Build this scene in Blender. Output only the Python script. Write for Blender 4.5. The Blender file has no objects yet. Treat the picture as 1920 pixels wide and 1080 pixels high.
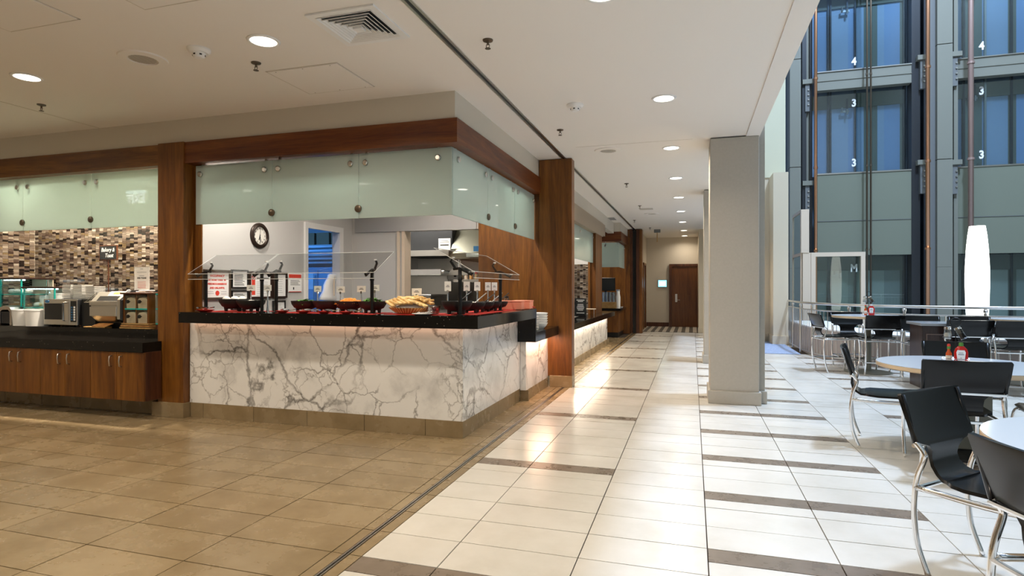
import bpy, math, random
from mathutils import Vector, Matrix
random.seed(7)
R = math.radians
S = bpy.context.scene
C = S.collection
# ---------------------------------------------------------------- camera, world, exposure
cam_d = bpy.data.cameras.new('camera'); cam = bpy.data.objects.new('camera', cam_d); C.objects.link(cam)
cam_d.sensor_width = 36.0; cam_d.lens = 1104.0 / 1920.0 * 36.0
cam_d.clip_start = 0.05; cam_d.clip_end = 200
cam.location = (0, 0, 1.30); cam.rotation_euler = (R(90), 0, 0.29745)
S.camera = cam
S.view_settings.view_transform = 'Standard'; S.view_settings.look = 'None'
S.view_settings.gamma = 1.0; S.view_settings.use_curve_mapping = False
S.view_settings.exposure = -0.05
W = bpy.data.worlds.new('sky'); S.world = W; W.use_nodes = True
wn = W.node_tree.nodes; bg = wn['Background']; bg.inputs[0].default_value = (0.42, 0.62, 1.0, 1); bg.inputs[1].default_value = 0.5

def area(name, loc, rot, size, power, col, size_y=None, spread=180, shape=None):
    l = bpy.data.lights.new(name, 'AREA'); l.energy = power; l.color = col; l.size = size
    l.shape = shape or ('RECTANGLE' if size_y else 'DISK')
    if size_y: l.size_y = size_y
    l.spread = R(spread)
    o = bpy.data.objects.new(name, l); o.location = loc; o.rotation_euler = rot; C.objects.link(o)
    return o
WARM = (1.0, 0.87, 0.71); NEUT = (1.0, 0.93, 0.84); COOL = (0.72, 0.84, 1.0)
area('atrium_skylight', (6.6, 9.0, 19.0), (R(8), R(-14), 0), 1.5, 5200, (0.52, 0.70, 1.0), 1.5)
area('atrium_skylight', (6.0, 13.0, 19.5), (0, 0, 0), 7.0, 1500, (0.74, 0.86, 1.0), 7.0)

# ---------------------------------------------------------------- helpers
def tag(o, label=None, cat=None, group=None, kind=None):
    if label: o['label'] = label
    if cat: o['category'] = cat
    if group: o['group'] = group
    if kind: o['kind'] = kind
    return o
def thing(name, label, cat, loc=(0, 0, 0), rz=0.0, group=None):
    o = bpy.data.objects.new(name, None); C.objects.link(o)
    o.empty_display_size = 0.1
    o.location = loc; o.rotation_euler = (0, 0, rz)
    return tag(o, label, cat, group)
def dup(root, loc, rz=0.0, label=None, group=None):
    r = root.copy(); C.objects.link(r); r.location = loc; r.rotation_euler = (0, 0, rz)
    if label: r['label'] = label
    if group: r['group'] = group
    for ch in list(root.children):
        c = ch.copy(); C.objects.link(c); c.parent = r
        for g in list(ch.children):
            d = g.copy(); C.objects.link(d); d.parent = c
    return r
class MB:
    def __init__(s): s.v = []; s.f = []; s.c = []
    def add(s, vs, fs, col=None):
        n = len(s.v); s.v += [tuple(p) for p in vs]; s.f += [tuple(i + n for i in f) for f in fs]
        s.c += [col] * len(fs); return s
    def box(s, x0, x1, y0, y1, z0, z1, b=0.0, col=None):
        if b <= 0:
            return s.add([(x, y, z) for z in (z0, z1) for y in (y0, y1) for x in (x0, x1)],
                  [(0, 2, 3, 1), (4, 5, 7, 6), (0, 1, 5, 4), (2, 6, 7, 3), (0, 4, 6, 2), (1, 3, 7, 5)], col)
        vs = []; X = (x0, x1); Y = (y0, y1); Z = (z0, z1); idx = {}
        for k in range(2):
            for j in range(2):
                for i in range(2):
                    sx, sy, sz = (1 - 2 * i), (1 - 2 * j), (1 - 2 * k)
                    for a in range(3):
                        p = [X[i] + sx * b, Y[j] + sy * b, Z[k] + sz * b]; p[a] = (X[i], Y[j], Z[k])[a]
                        idx[(i, j, k, a)] = len(vs); vs.append(p)
        g = lambda i, j, k, a: idx[(i, j, k, a)]
        fs = []
        for a in range(3):
            for e in range(2):
                q = []
                for (u, w) in ((0, 0), (1, 0), (1, 1), (0, 1)):
                    t = [0, 0, 0]; t[a] = e; t[(a + 1) % 3] = u; t[(a + 2) % 3] = w; q.append(g(*t, a))
                fs.append(tuple(q if e else q[::-1]))
        for a in range(3):
            a1, a2 = (a + 1) % 3, (a + 2) % 3
            for u in range(2):
                for w in range(2):
                    t0 = [0, 0, 0]; t1 = [0, 0, 0]; t0[a] = 0; t1[a] = 1
                    for t in (t0, t1): t[a1] = u; t[a2] = w
                    q = [g(*t0, a1), g(*t1, a1), g(*t1, a2), g(*t0, a2)]
                    fs.append(tuple(q if (u ^ w) else q[::-1]))
        for i in range(2):
            for j in range(2):
                for k in range(2):
                    q = [g(i, j, k, 0), g(i, j, k, 1), g(i, j, k, 2)]
                    fs.append(tuple(q if (i + j + k) % 2 == 1 else q[::-1]))
        return s.add(vs, fs, col)
    def tube(s, pts, r, n=8, closed=False, cap=True, col=None):
        pts = [Vector(p) for p in pts]; m = len(pts); rings = []
        rr = r if isinstance(r, (list, tuple)) else [r] * m
        ref = None; vs = []
        for i, p in enumerate(pts):
            if closed: t = pts[(i + 1) % m] - pts[i - 1]
            else: t = pts[min(i + 1, m - 1)] - pts[max(i - 1, 0)]
            t.normalize()
            if ref is None:
                ref = Vector((0, 0, 1)) if abs(t.z) < 0.9 else Vector((1, 0, 0))
            u = ref - t * ref.dot(t)
            if u.length < 1e-4: u = t.orthogonal()
            u.normalize(); ref = u; w = t.cross(u)
            for k in range(n):
                a = 2 * math.pi * k / n; vs.append(p + (u * math.cos(a) + w * math.sin(a)) * rr[i])
        fs = []
        for i in range(m if closed else m - 1):
            j = (i + 1) % m
            for k in range(n):
                fs.append((i * n + k, i * n + (k + 1) % n, j * n + (k + 1) % n, j * n + k))
        if cap and not closed:
            fs.append(tuple(range(n))[::-1]); fs.append(tuple((m - 1) * n + k for k in range(n)))
        return s.add(vs, fs, col)
    def cyl(s, p0, p1, r, n=16): return s.tube([p0, p1], r, n)
    def lathe(s, prof, c=(0, 0, 0), n=24, axis='z', sx=1.0, sy=1.0, col=None):
        vs = []; m = len(prof)
        for (r, z) in prof:
            for k in range(n):
                a = 2 * math.pi * k / n; x, y = r * math.cos(a) * sx, r * math.sin(a) * sy
                if axis == 'z': vs.append((c[0] + x, c[1] + y, c[2] + z))
                elif axis == 'y': vs.append((c[0] + x, c[1] - z, c[2] + y))
                else: vs.append((c[0] + z, c[1] + x, c[2] + y))
        fs = []
        for i in range(m - 1):
            for k in range(n):
                fs.append((i * n + k, i * n + (k + 1) % n, (i + 1) * n + (k + 1) % n, (i + 1) * n + k))
        if prof[0][0] > 1e-5: fs.append(tuple(range(n))[::-1])
        if prof[-1][0] > 1e-5: fs.append(tuple((m - 1) * n + k for k in range(n)))
        return s.add(vs, fs, col)
    def prism(s, poly, axis, a0, a1, col=None):
        n = len(poly); vs = []
        for a in (a0, a1):
            for (u, w) in poly:
                vs.append({'x': (a, u, w), 'y': (u, a, w), 'z': (u, w, a)}[axis])
        fs = [tuple(range(n))[::-1], tuple(range(n, 2 * n))]
        for i in range(n): fs.append((i, (i + 1) % n, n + (i + 1) % n, n + i))
        return s.add(vs, fs, col)
    def ball(s, c, r, n=12, m=8, sz=1.0, sx=1.0, sy=1.0, col=None):
        return s.lathe([(r * math.sin(math.pi * i / m), -r * sz * math.cos(math.pi * i / m)) for i in range(m + 1)], c, n, 'z', sx, sy, col)
    def slab(s, rows, th, col=None):
        """grid of points rows[i][j] thickened along its normals"""
        m, n = len(rows), len(rows[0]); P = [[Vector(p) for p in r] for r in rows]; vs = []
        N = []
        for i in range(m):
            for j in range(n):
                du = P[min(i + 1, m - 1)][j] - P[max(i - 1, 0)][j]; dv = P[i][min(j + 1, n - 1)] - P[i][max(j - 1, 0)]
                nn = du.cross(dv); nn.normalize(); N.append(nn)
        for sgn in (1, -1):
            for i in range(m):
                for j in range(n): vs.append(P[i][j] + N[i * n + j] * sgn * th / 2)
        fs = []; o = m * n
        for i in range(m - 1):
            for j in range(n - 1):
                a, b, c, d = i * n + j, i * n + j + 1, (i + 1) * n + j + 1, (i + 1) * n + j
                fs.append((d, c, b, a)); fs.append((a + o, b + o, c + o, d + o))
        per = [(0, j) for j in range(n)] + [(i, n - 1) for i in range(1, m)] + [(m - 1, j) for j in range(n - 2, -1, -1)] + [(i, 0) for i in range(m - 2, 0, -1)]
        per = [a * n + b for a, b in per]
        for k in range(len(per)):
            a, b = per[k], per[(k + 1) % len(per)]; fs.append((a, b, b + o, a + o))
        return s.add(vs, fs, col)
    def build(s, name, m, parent=None, smooth=False, o=(0, 0, 0), label=None, kind=None, world=None):
        me = bpy.data.meshes.new(name)
        vs = [(x - o[0], y - o[1], z - o[2]) for x, y, z in s.v]
        me.from_pydata(vs, [], s.f); me.materials.append(m)
        if smooth is not False:
            me.shade_smooth()
            if smooth is not True: 
                try: me.set_sharp_from_angle(angle=R(smooth))
                except Exception: pass
        if any(c is not None for c in s.c):
            at = me.color_attributes.new('tint', 'FLOAT_COLOR', 'CORNER'); k = 0
            buf = []
            for f, c in zip(s.f, s.c):
                buf += list((c or (1, 1, 1)) + (1.0,)) * len(f)
            at.data.foreach_set('color', buf)
        me.update()
        ob = bpy.data.objects.new(name, me); C.objects.link(ob)
        if parent is not None: ob.parent = parent
        if label: ob['label'] = label
        if kind: ob['kind'] = kind
        if world is not None: ob.location = world
        return ob
def struct(name, mb, m, smooth=False): return tag(mb.build(name, m, None, smooth), kind='structure')
def text(name, body, size, loc, face, m, parent=None, o=(0, 0, 0), align='CENTER', shear=0.0, ext=0.0008, kx=1.0, bold=0.0):
    cu = bpy.data.curves.new(name, 'FONT'); cu.body = body; cu.size = size; cu.align_x = align; cu.align_y = 'CENTER'
    cu.shear = shear; cu.extrude = ext; cu.resolution_u = 2; cu.offset = bold
    t = bpy.data.objects.new(name, cu)
    me = bpy.data.meshes.new_from_object(t)
    bpy.data.objects.remove(t)
    rot = {'-y': Matrix.Rotation(R(90), 4, 'X'), '+x': Matrix.Rotation(R(90), 4, 'Z') @ Matrix.Rotation(R(90), 4, 'X'),
           '+y': Matrix.Rotation(R(180), 4, 'Z') @ Matrix.Rotation(R(90), 4, 'X'), '+z': Matrix.Identity(4)}[face] if isinstance(face, str) else face
    me.transform(Matrix.Translation(Vector(loc) - Vector(o)) @ rot @ Matrix.Diagonal((kx, 1, 1, 1)))
    me.materials.clear(); me.materials.append(m)
    ob = bpy.data.objects.new(name, me); C.objects.link(ob)
    if parent is not None: ob.parent = parent
    return ob

# ---------------------------------------------------------------- materials
def mat(name, col, rough=0.5, metal=0.0, spec=0.5, emit=None, estr=0.0, trans=0.0, coat=0.0, ior=1.45):
    m = bpy.data.materials.new(name); m.use_nodes = True
    b = m.node_tree.nodes['Principled BSDF']
    b.inputs['Base Color'].default_value = (*col, 1); b.inputs['Roughness'].default_value = rough
    b.inputs['Metallic'].default_value = metal; b.inputs['Specular IOR Level'].default_value = spec
    b.inputs['Transmission Weight'].default_value = trans; b.inputs['Coat Weight'].default_value = coat
    b.inputs['IOR'].default_value = ior
    if emit: b.inputs['Emission Color'].default_value = (*emit, 1); b.inputs['Emission Strength'].default_value = estr
    return m
def nd(m, t, **kw):
    n = m.node_tree.nodes.new(t)
    for k, v in kw.items():
        if k in n.inputs: n.inputs[k].default_value = v
        else: setattr(n, k, v)
    return n
def ln(m, a, b): m.node_tree.links.new(a, b)
def ramp(m, stops):
    r = m.node_tree.nodes.new('ShaderNodeValToRGB'); e = r.color_ramp.elements
    while len(e) < len(stops): e.new(0.5)
    for i, (p, c) in enumerate(stops): e[i].position = p; e[i].color = (*c, 1)
    return r
def coords(m, scale=(1, 1, 1), rot=(0, 0, 0), geo=True):
    """world position for fixed setting pieces, object space for the rest"""
    mp = nd(m, 'ShaderNodeMapping'); mp.inputs['Scale'].default_value = scale; mp.inputs['Rotation'].default_value = rot
    if geo: g = nd(m, 'ShaderNodeNewGeometry'); ln(m, g.outputs['Position'], mp.inputs['Vector'])
    else: g = nd(m, 'ShaderNodeTexCoord'); ln(m, g.outputs['Object'], mp.inputs['Vector'])
    return mp.outputs[0]
def bsdf(m): return m.node_tree.nodes['Principled BSDF']
def wood(name, c0, c1, c2, scale, rough=0.38):
    m = mat(name, c1, rough); v = coords(m, scale)
    n = nd(m, 'ShaderNodeTexNoise', Scale=1.0, Detail=6.0, Roughness=0.6, Distortion=0.9); ln(m, v, n.inputs['Vector'])
    r = ramp(m, [(0.30, c0), (0.5, c1), (0.72, c2)]); ln(m, n.outputs['Fac'], r.inputs[0])
    n2 = nd(m, 'ShaderNodeTexNoise', Scale=9.0, Detail=2.0); ln(m, v, n2.inputs['Vector'])
    mx = nd(m, 'ShaderNodeMix', data_type='RGBA', blend_type='MULTIPLY'); mx.inputs[0].default_value = 0.55
    ln(m, r.outputs[0], mx.inputs[6]); ln(m, n2.outputs['Fac'], mx.inputs[7])
    sc = nd(m, 'ShaderNodeMix', data_type='RGBA', blend_type='MIX'); sc.inputs[0].default_value = 0.0
    ln(m, mx.outputs[2], bsdf(m).inputs['Base Color'])
    return m
WV = wood('walnut_upright', (0.10, 0.030, 0.005), (0.215, 0.075, 0.010), (0.32, 0.125, 0.018), (9, 9, 0.7))
WH = wood('walnut_lengthwise', (0.10, 0.020, 0.006), (0.19, 0.050, 0.010), (0.28, 0.092, 0.018), (0.8, 0.8, 11))
WHL = wood('walnut_header_lit', (0.11, 0.034, 0.006), (0.23, 0.088, 0.014), (0.34, 0.15, 0.030), (0.8, 0.8, 11))  # lighter header walnut: the light on the bakery header is in its colour
WD = wood('walnut_dark', (0.05, 0.016, 0.008), (0.12, 0.040, 0.016), (0.19, 0.07, 0.03), (9, 9, 0.7))
WL = wood('light_maple', (0.42, 0.22, 0.07), (0.62, 0.37, 0.13), (0.72, 0.47, 0.2), (5, 5, 5))
WESP = wood('espresso_wood', (0.020, 0.010, 0.008), (0.045, 0.022, 0.016), (0.07, 0.035, 0.026), (8, 8, 0.8), 0.3)

def marble():
    m = mat('white_marble', (0.85, 0.84, 0.80), 0.16, coat=0.2); v = coords(m, (1, 1, 1), (0.3, 0.5, 0.35))
    n0 = nd(m, 'ShaderNodeTexNoise', Scale=2.1, Detail=6.0, Roughness=0.6); ln(m, v, n0.inputs['Vector'])
    ad = nd(m, 'ShaderNodeMix', data_type='VECTOR'); ad.inputs[0].default_value = 0.30
    ln(m, v, ad.inputs[4]); ln(m, n0.outputs['Color'], ad.inputs[5])
    big = nd(m, 'ShaderNodeTexNoise', Scale=1.7, Detail=2.0); ln(m, v, big.inputs['Vector'])
    base = ramp(m, [(0.30, (0.58, 0.57, 0.55)), (0.47, (0.84, 0.83, 0.80)), (0.8, (0.90, 0.89, 0.865))]); ln(m, n0.outputs['Fac'], base.inputs[0])
    cur = base.outputs[0]
    for sc, w, col, lo, hi, off in ((1.9, 0.015, 0.26, 0.30, 0.60, 0.0), (4.3, 0.017, 0.36, 0.43, 0.60, 3.1), (9.0, 0.026, 0.50, 0.47, 0.60, 7.7)):
        of = nd(m, 'ShaderNodeVectorMath', operation='ADD'); of.inputs[1].default_value = (off, off * .7, off * .3); ln(m, ad.outputs[1], of.inputs[0])
        vo = nd(m, 'ShaderNodeTexVoronoi', feature='DISTANCE_TO_EDGE', Scale=sc); ln(m, of.outputs[0], vo.inputs['Vector'])
        r = ramp(m, [(0.0, (col, col * 0.97, col * 0.94)), (w * .5, (col + .2, col + .19, col + .18)), (w * 1.8, (1, 1, 1))]); ln(m, vo.outputs['Distance'], r.inputs[0])
        nm = nd(m, 'ShaderNodeTexNoise', Scale=2.6, Detail=3.0); ln(m, of.outputs[0], nm.inputs['Vector'])
        msk = ramp(m, [(lo, (0, 0, 0)), (hi, (1, 1, 1))]); ln(m, nm.outputs['Fac'], msk.inputs[0])
        mx = nd(m, 'ShaderNodeMix', data_type='RGBA', blend_type='MULTIPLY'); ln(m, msk.outputs[0], mx.inputs[0])
        ln(m, cur, mx.inputs[6]); ln(m, r.outputs[0], mx.inputs[7]); cur = mx.outputs[2]
    ln(m, cur, bsdf(m).inputs['Base Color']); return m
MARB = marble()
def granite():
    m = mat('black_granite', (0.008, 0.007, 0.006), 0.07, spec=0.3); v = coords(m)
    vo = nd(m, 'ShaderNodeTexVoronoi', Scale=34.0); ln(m, v, vo.inputs['Vector'])
    r = ramp(m, [(0.0, (0.60, 0.54, 0.44)), (0.09, (0.22, 0.19, 0.15)), (0.13, (0.008, 0.007, 0.006))]); ln(m, vo.outputs['Distance'], r.inputs[0])
    w = nd(m, 'ShaderNodeTexWhiteNoise'); ln(m, vo.outputs['Position'], w.inputs['Vector'])
    th = nd(m, 'ShaderNodeMath', operation='GREATER_THAN'); th.inputs[1].default_value = 0.70; ln(m, w.outputs['Value'], th.inputs[0])
    mx = nd(m, 'ShaderNodeMix', data_type='RGBA'); mx.inputs[6].default_value = (0.008, 0.007, 0.006, 1)
    ln(m, th.outputs[0], mx.inputs[0]); ln(m, r.outputs[0], mx.inputs[7]); ln(m, mx.outputs[2], bsdf(m).inputs['Base Color']); return m
GRAN = granite()
def stone(name, c0, c1, c2, rough, sc=3.0, rvar=0.06, bump=0.0, tint=0.10):
    m = mat(name, c1, rough); v = coords(m)
    n = nd(m, 'ShaderNodeTexNoise', Scale=sc, Detail=8.0, Roughness=0.62); ln(m, v, n.inputs['Vector'])
    r = ramp(m, [(0.32, c0), (0.5, c1), (0.68, c2)]); ln(m, n.outputs['Fac'], r.inputs[0])
    oi = nd(m, 'ShaderNodeObjectInfo'); mr = nd(m, 'ShaderNodeMapRange'); mr.inputs[3].default_value = 1 - tint; mr.inputs[4].default_value = 1 + tint * 0.4
    ln(m, oi.outputs['Random'], mr.inputs[0])
    mx = nd(m, 'ShaderNodeMix', data_type='RGBA', blend_type='MULTIPLY'); mx.inputs[0].default_value = 1.0
    ln(m, r.outputs[0], mx.inputs[6]); ln(m, mr.outputs[0], mx.inputs[7]); ln(m, mx.outputs[2], bsdf(m).inputs['Base Color'])
    rr = nd(m, 'ShaderNodeMapRange'); rr.inputs[3].default_value = rough - rvar; rr.inputs[4].default_value = rough + rvar
    ln(m, n.outputs['Fac'], rr.inputs[0]); ln(m, rr.outputs[0], bsdf(m).inputs['Roughness']); return m
TB = stone('brown_stone_tile', (0.235, 0.168, 0.086), (0.285, 0.208, 0.112), (0.335, 0.252, 0.145), 0.27, 3.2)
TW = stone('ivory_stone_tile', (0.60, 0.555, 0.475), (0.66, 0.62, 0.545), (0.71, 0.67, 0.60), 0.20, 1.8, tint=0.03)
TD = stone('taupe_stone_strip', (0.175, 0.135, 0.100), (0.205, 0.160, 0.118), (0.235, 0.185, 0.14), 0.28, 9.0)
GROUT = mat('dark_grout', (0.06, 0.042, 0.028), 0.9)
CARP = stone('carpet_stripe_dark', (0.05, 0.04, 0.035), (0.09, 0.075, 0.06), (0.14, 0.12, 0.10), 0.95, 60, 0.02)
CARPL = stone('carpet_stripe_light', (0.38, 0.33, 0.26), (0.48, 0.42, 0.34), (0.55, 0.49, 0.40), 0.95, 60, 0.02)
MATT = stone('grey_carpet', (0.20, 0.25, 0.36), (0.27, 0.33, 0.46), (0.33, 0.40, 0.54), 0.95, 40, 0.02)
CEIL = mat('ceiling_paint', (0.83, 0.79, 0.73), 0.9)
PAINT = mat('greige_paint', (0.60, 0.55, 0.46), 0.85)
PAINTW = mat('white_wall_paint', (0.74, 0.73, 0.71), 0.85)
PAINTB = mat('grey_wall_paint', (0.56, 0.545, 0.52), 0.85)
COLP = stone('column_texture_paint', (0.455, 0.42, 0.36), (0.47, 0.435, 0.375), (0.485, 0.45, 0.39), 0.8, 40, 0.05, tint=0.0)
BEIGE = mat('beige_wall_paint', (0.66, 0.57, 0.42), 0.8)
CREAM = mat('cream_frame_paint', (0.74, 0.60, 0.46), 0.5)
WHITE = mat('white_plastic', (0.82, 0.81, 0.78), 0.4)
CHINA = mat('white_china', (0.86, 0.85, 0.81), 0.18)
PAPER = mat('paper_white', (0.86, 0.85, 0.82), 0.7)
INK = mat('black_ink', (0.015, 0.015, 0.015), 0.7)
GREYINK = mat('grey_print', (0.35, 0.35, 0.36), 0.7)
REDINK = mat('red_print', (0.70, 0.055, 0.03), 0.6)
BLACK = mat('black_plastic', (0.010, 0.010, 0.010), 0.35)
BLACKM = mat('black_metal', (0.018, 0.017, 0.016), 0.3, metal=0.6)
CHAR = mat('black_stoneware', (0.016, 0.015, 0.014), 0.55)
CHROME = mat('chrome', (0.86, 0.86, 0.86), 0.08, metal=1.0)
NICK = mat('brushed_nickel', (0.62, 0.60, 0.56), 0.28, metal=1.0)
STEEL = mat('stainless_steel', (0.58, 0.57, 0.54), 0.30, metal=1.0)
STEELD = mat('dark_steel', (0.055, 0.058, 0.062), 0.4, metal=0.7)
BRONZE = mat('dark_bronze', (0.16, 0.125, 0.09), 0.4, metal=0.8)
COPPER = mat('copper_pipe', (0.72, 0.36, 0.20), 0.3, metal=1.0)
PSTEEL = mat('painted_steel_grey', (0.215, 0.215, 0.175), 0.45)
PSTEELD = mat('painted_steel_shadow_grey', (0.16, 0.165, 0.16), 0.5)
SPAN = mat('grey_green_spandrel', (0.19, 0.205, 0.155), 0.35)
HOIST = mat('sky_tinted_hoistway_panel', (0.33, 0.46, 0.66), 0.35)  # blue of the reflected sky is put into the panel colour
HOISTL = mat('pale_sky_tinted_panel', (0.42, 0.52, 0.64), 0.4)  # paler panel, same sky blue in the colour
HOISTM = mat('lit_lobby_panel', (0.62, 0.60, 0.46), 0.4)  # greener light of the lowest level painted as panel colour
HOISTN = mat('dim_lit_lobby_panel', (0.42, 0.42, 0.33), 0.4)  # darker lowest-level panel, its light also in the colour
HOISTG = mat('olive_hoistway_panel', (0.20, 0.20, 0.14), 0.5)
LEATH = mat('black_leather', (0.006, 0.006, 0.006), 0.24, spec=0.4)
LEATHB = mat('dark_brown_leather', (0.035, 0.022, 0.018), 0.4)
TTOP = mat('pale_table_laminate', (0.66, 0.68, 0.70), 0.12)
TEDGE = mat('maple_table_edge', (0.72, 0.55, 0.36), 0.4)
RED = mat('red_melamine', (0.50, 0.025, 0.018), 0.3)
REDM = mat('red_runner_cloth', (0.55, 0.03, 0.02), 0.8)
SALMON = mat('salmon_plastic', (0.75, 0.26, 0.16), 0.45)
KETCH = mat('ketchup_red', (0.55, 0.012, 0.008), 0.2)
SAUCE = mat('orange_sauce', (0.62, 0.09, 0.015), 0.2)
GREEN = mat('leaf_green', (0.10, 0.26, 0.04), 0.6)
GREEND = mat('dark_leaf', (0.035, 0.09, 0.02), 0.6)
PURP = mat('purple_leaf', (0.10, 0.02, 0.05), 0.6)
CARROT = mat('shredded_carrot', (0.86, 0.36, 0.04), 0.6)
EGG = mat('egg_white', (0.86, 0.83, 0.76), 0.4)
CRUMB = mat('cut_bread', (0.92, 0.78, 0.54), 0.8)
STEELK = mat('olive_stainless', (0.24, 0.24, 0.19), 0.35, metal=0.8)
BREAD = stone('toasted_bread', (0.52, 0.26, 0.06), (0.78, 0.52, 0.20), (0.86, 0.66, 0.34), 0.7, 14, 0.05)
CRUST = stone('brown_crust', (0.34, 0.13, 0.03), (0.52, 0.24, 0.07), (0.64, 0.36, 0.13), 0.6, 14, 0.05)
LENS = mat('lamp_lens', (1, 1, 1), 0.5, emit=(1.0, 0.93, 0.80), estr=9.0)
LANT = mat('lantern_fabric', (1, 1, 0.95), 0.6, emit=(1.0, 1.0, 0.90), estr=5.5)
SCREEN = mat('screen_glow', (0.1, 0.1, 0.1), 0.3, emit=(0.25, 0.75, 1.0), estr=2.4)
SCREENW = mat('screen_white', (0.1, 0.1, 0.1), 0.3, emit=(0.9, 1.0, 1.0), estr=3.0)
CASEGLOW = mat('case_lamp', (1, 1, 1), 0.3, emit=(0.75, 0.95, 1.0), estr=7.0)
LED = mat('led_strip', (1, 1, 1), 0.3, emit=(1.0, 0.55, 0.36), estr=2.2)
LEDW = mat('led_strip_warm_white', (1, 1, 1), 0.3, emit=(1.0, 0.80, 0.62), estr=6.0)
CLOCKF = mat('clock_face', (0.76, 0.73, 0.66), 0.5)
TEALE = mat('teal_glass_edge', (0.02, 0.34, 0.28), 0.15, emit=(0.02, 0.5, 0.42), estr=0.12)  # glass edges given a faint glow of their own, no lamp in them
CARD = mat('cardboard', (0.30, 0.16, 0.07), 0.8)
BLUEP = mat('blue_label', (0.03, 0.15, 0.32), 0.5)
SLATE = mat('chalkboard', (0.016, 0.018, 0.018), 0.6)
CHALK = mat('chalk', (0.85, 0.85, 0.82), 0.8)
CLOTH = mat('white_cotton', (0.84, 0.83, 0.82), 0.9)
TILEB = mat('brown_base_tile_grout', (0.10, 0.075, 0.05), 0.9)

def clear_glass(name, tint, refl=1.0, rough=0.0, lo=0.03, hi=0.6):
    m = bpy.data.materials.new(name); m.use_nodes = True; nt = m.node_tree; nt.nodes.clear()
    out = nd(m, 'ShaderNodeOutputMaterial'); tr = nd(m, 'ShaderNodeBsdfTransparent'); tr.inputs[0].default_value = (*tint, 1)
    gl = nd(m, 'ShaderNodeBsdfGlossy'); gl.inputs['Roughness'].default_value = rough; gl.inputs[0].default_value = (refl, refl, refl, 1)
    lw = nd(m, 'ShaderNodeLayerWeight'); lw.inputs[0].default_value = 0.35
    mr = nd(m, 'ShaderNodeMapRange'); mr.inputs[3].default_value = lo; mr.inputs[4].default_value = hi
    ln(m, lw.outputs['Fresnel'], mr.inputs[0])
    mx = nd(m, 'ShaderNodeMixShader'); ln(m, mr.outputs[0], mx.inputs[0]); ln(m, tr.outputs[0], mx.inputs[1]); ln(m, gl.outputs[0], mx.inputs[2])
    ln(m, mx.outputs[0], out.inputs[0]); return m
GLASS = clear_glass('clear_acrylic', (0.98, 0.988, 0.984), refl=0.35, lo=0.014, hi=0.30)
GLASSE = mat('polished_glass_edge', (0.80, 0.82, 0.80), 0.15)
GLASSJ = clear_glass('jar_glass', (0.88, 0.90, 0.88), lo=0.08, hi=0.8)
GLASSB = clear_glass('tinted_shaft_glass', (0.80, 0.88, 0.92), lo=0.05, hi=0.6)
GLASSV = clear_glass('vestibule_glass', (0.88, 0.92, 0.88), refl=0.4, lo=0.03, hi=0.4)
GLASST = clear_glass('pale_teal_case_glass', (0.92, 0.98, 0.97), lo=0.04, hi=0.5)
def frosted():
    m = mat('frosted_mint_glass', (0.58, 0.655, 0.615), 0.025, spec=0.6); nt = m.node_tree
    tl = nd(m, 'ShaderNodeBsdfTranslucent'); tl.inputs[0].default_value = (0.66, 0.78, 0.73, 1)
    mx = nd(m, 'ShaderNodeMixShader'); mx.inputs[0].default_value = 0.38
    ln(m, bsdf(m).outputs[0], mx.inputs[1]); ln(m, tl.outputs[0], mx.inputs[2]); ln(m, mx.outputs[0], nt.nodes['Material Output'].inputs[0]); return m
FROST = frosted()
def tintmat(name, rough):
    m = mat(name, (1, 1, 1), rough, spec=0.6); a = nd(m, 'ShaderNodeAttribute', attribute_name='tint'); ln(m, a.outputs['Color'], bsdf(m).inputs['Base Color']); return m
MOSA = tintmat('mosaic_glass_tile', 0.14)
# ================================================================ SETTING
CZ = 3.0
CY0, CX0 = 4.735, -1.895           # marble front plane, marble corner
def in_view(x, y, lim=0.93):
    s, c = math.sin(0.29745), math.cos(0.29745)
    d = -s * x + c * y; r = c * x + s * y
    return d > 1.9 and abs(r) < lim * d
floor = struct('floor', MB().box(-9.2, 10.6, -4.5, 21.2, -0.2, -0.012), GROUT)
P0, PN = 2.514, 0.2907
colsW = [-1.533, -1.136, -0.528, 0.071, 0.666, 1.263, 1.862, 2.46, 3.06, 3.66, 4.26, 4.86, 5.46, 6.06, 6.66, 7.26, 7.86, 8.46, 9.06, 9.66, 10.26, 10.59]
def striped(ci, n):
    if ci in (0, 1): return n % 6 == 0
    if ci % 3 == 2: return False
    if ci in (3, 4): return n % 3 == 2
    return n % 3 == 0
def rail_ok(x, y):     # inside the curved edge of the dining floor
    
    if x > 5.2: return y < 10.2
    return (x - 5.2) ** 2 / 9.6 + (y - 13.4) ** 2 / 12.3 > 1.0 if (x > 1.7 and y > 9.5) else True
whites, darks = [], []
for ci in range(len(colsW) - 1):
    for n in range(-24, 64):
        y1 = P0 + PN * n; y0 = y1 - PN
        if y0 < -4.5: continue
        if y1 > (18.1 if ci < 4 else 15.45): continue
        xa, xb = colsW[ci], colsW[ci + 1]
        if ci == 3 and y0 > 15.3: xb = min(xb, 0.75)
        if not rail_ok((xa + xb) / 2, (y0 + y1) / 2): continue
        if striped(ci, n): whites.append((xa, xb, y0, y1 - 0.148)); darks.append((xa, xb, y1 - 0.148, y1))
        else: whites.append((xa, xb, y0, y1))
g = 0.0030
def tilebox(t, jit=True):
    h = random.uniform(-0.0006, 0.0006) if jit else 0
    return (t[0] + g, t[1] - g, t[2] + g, t[3] - g, -0.012, h)
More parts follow.
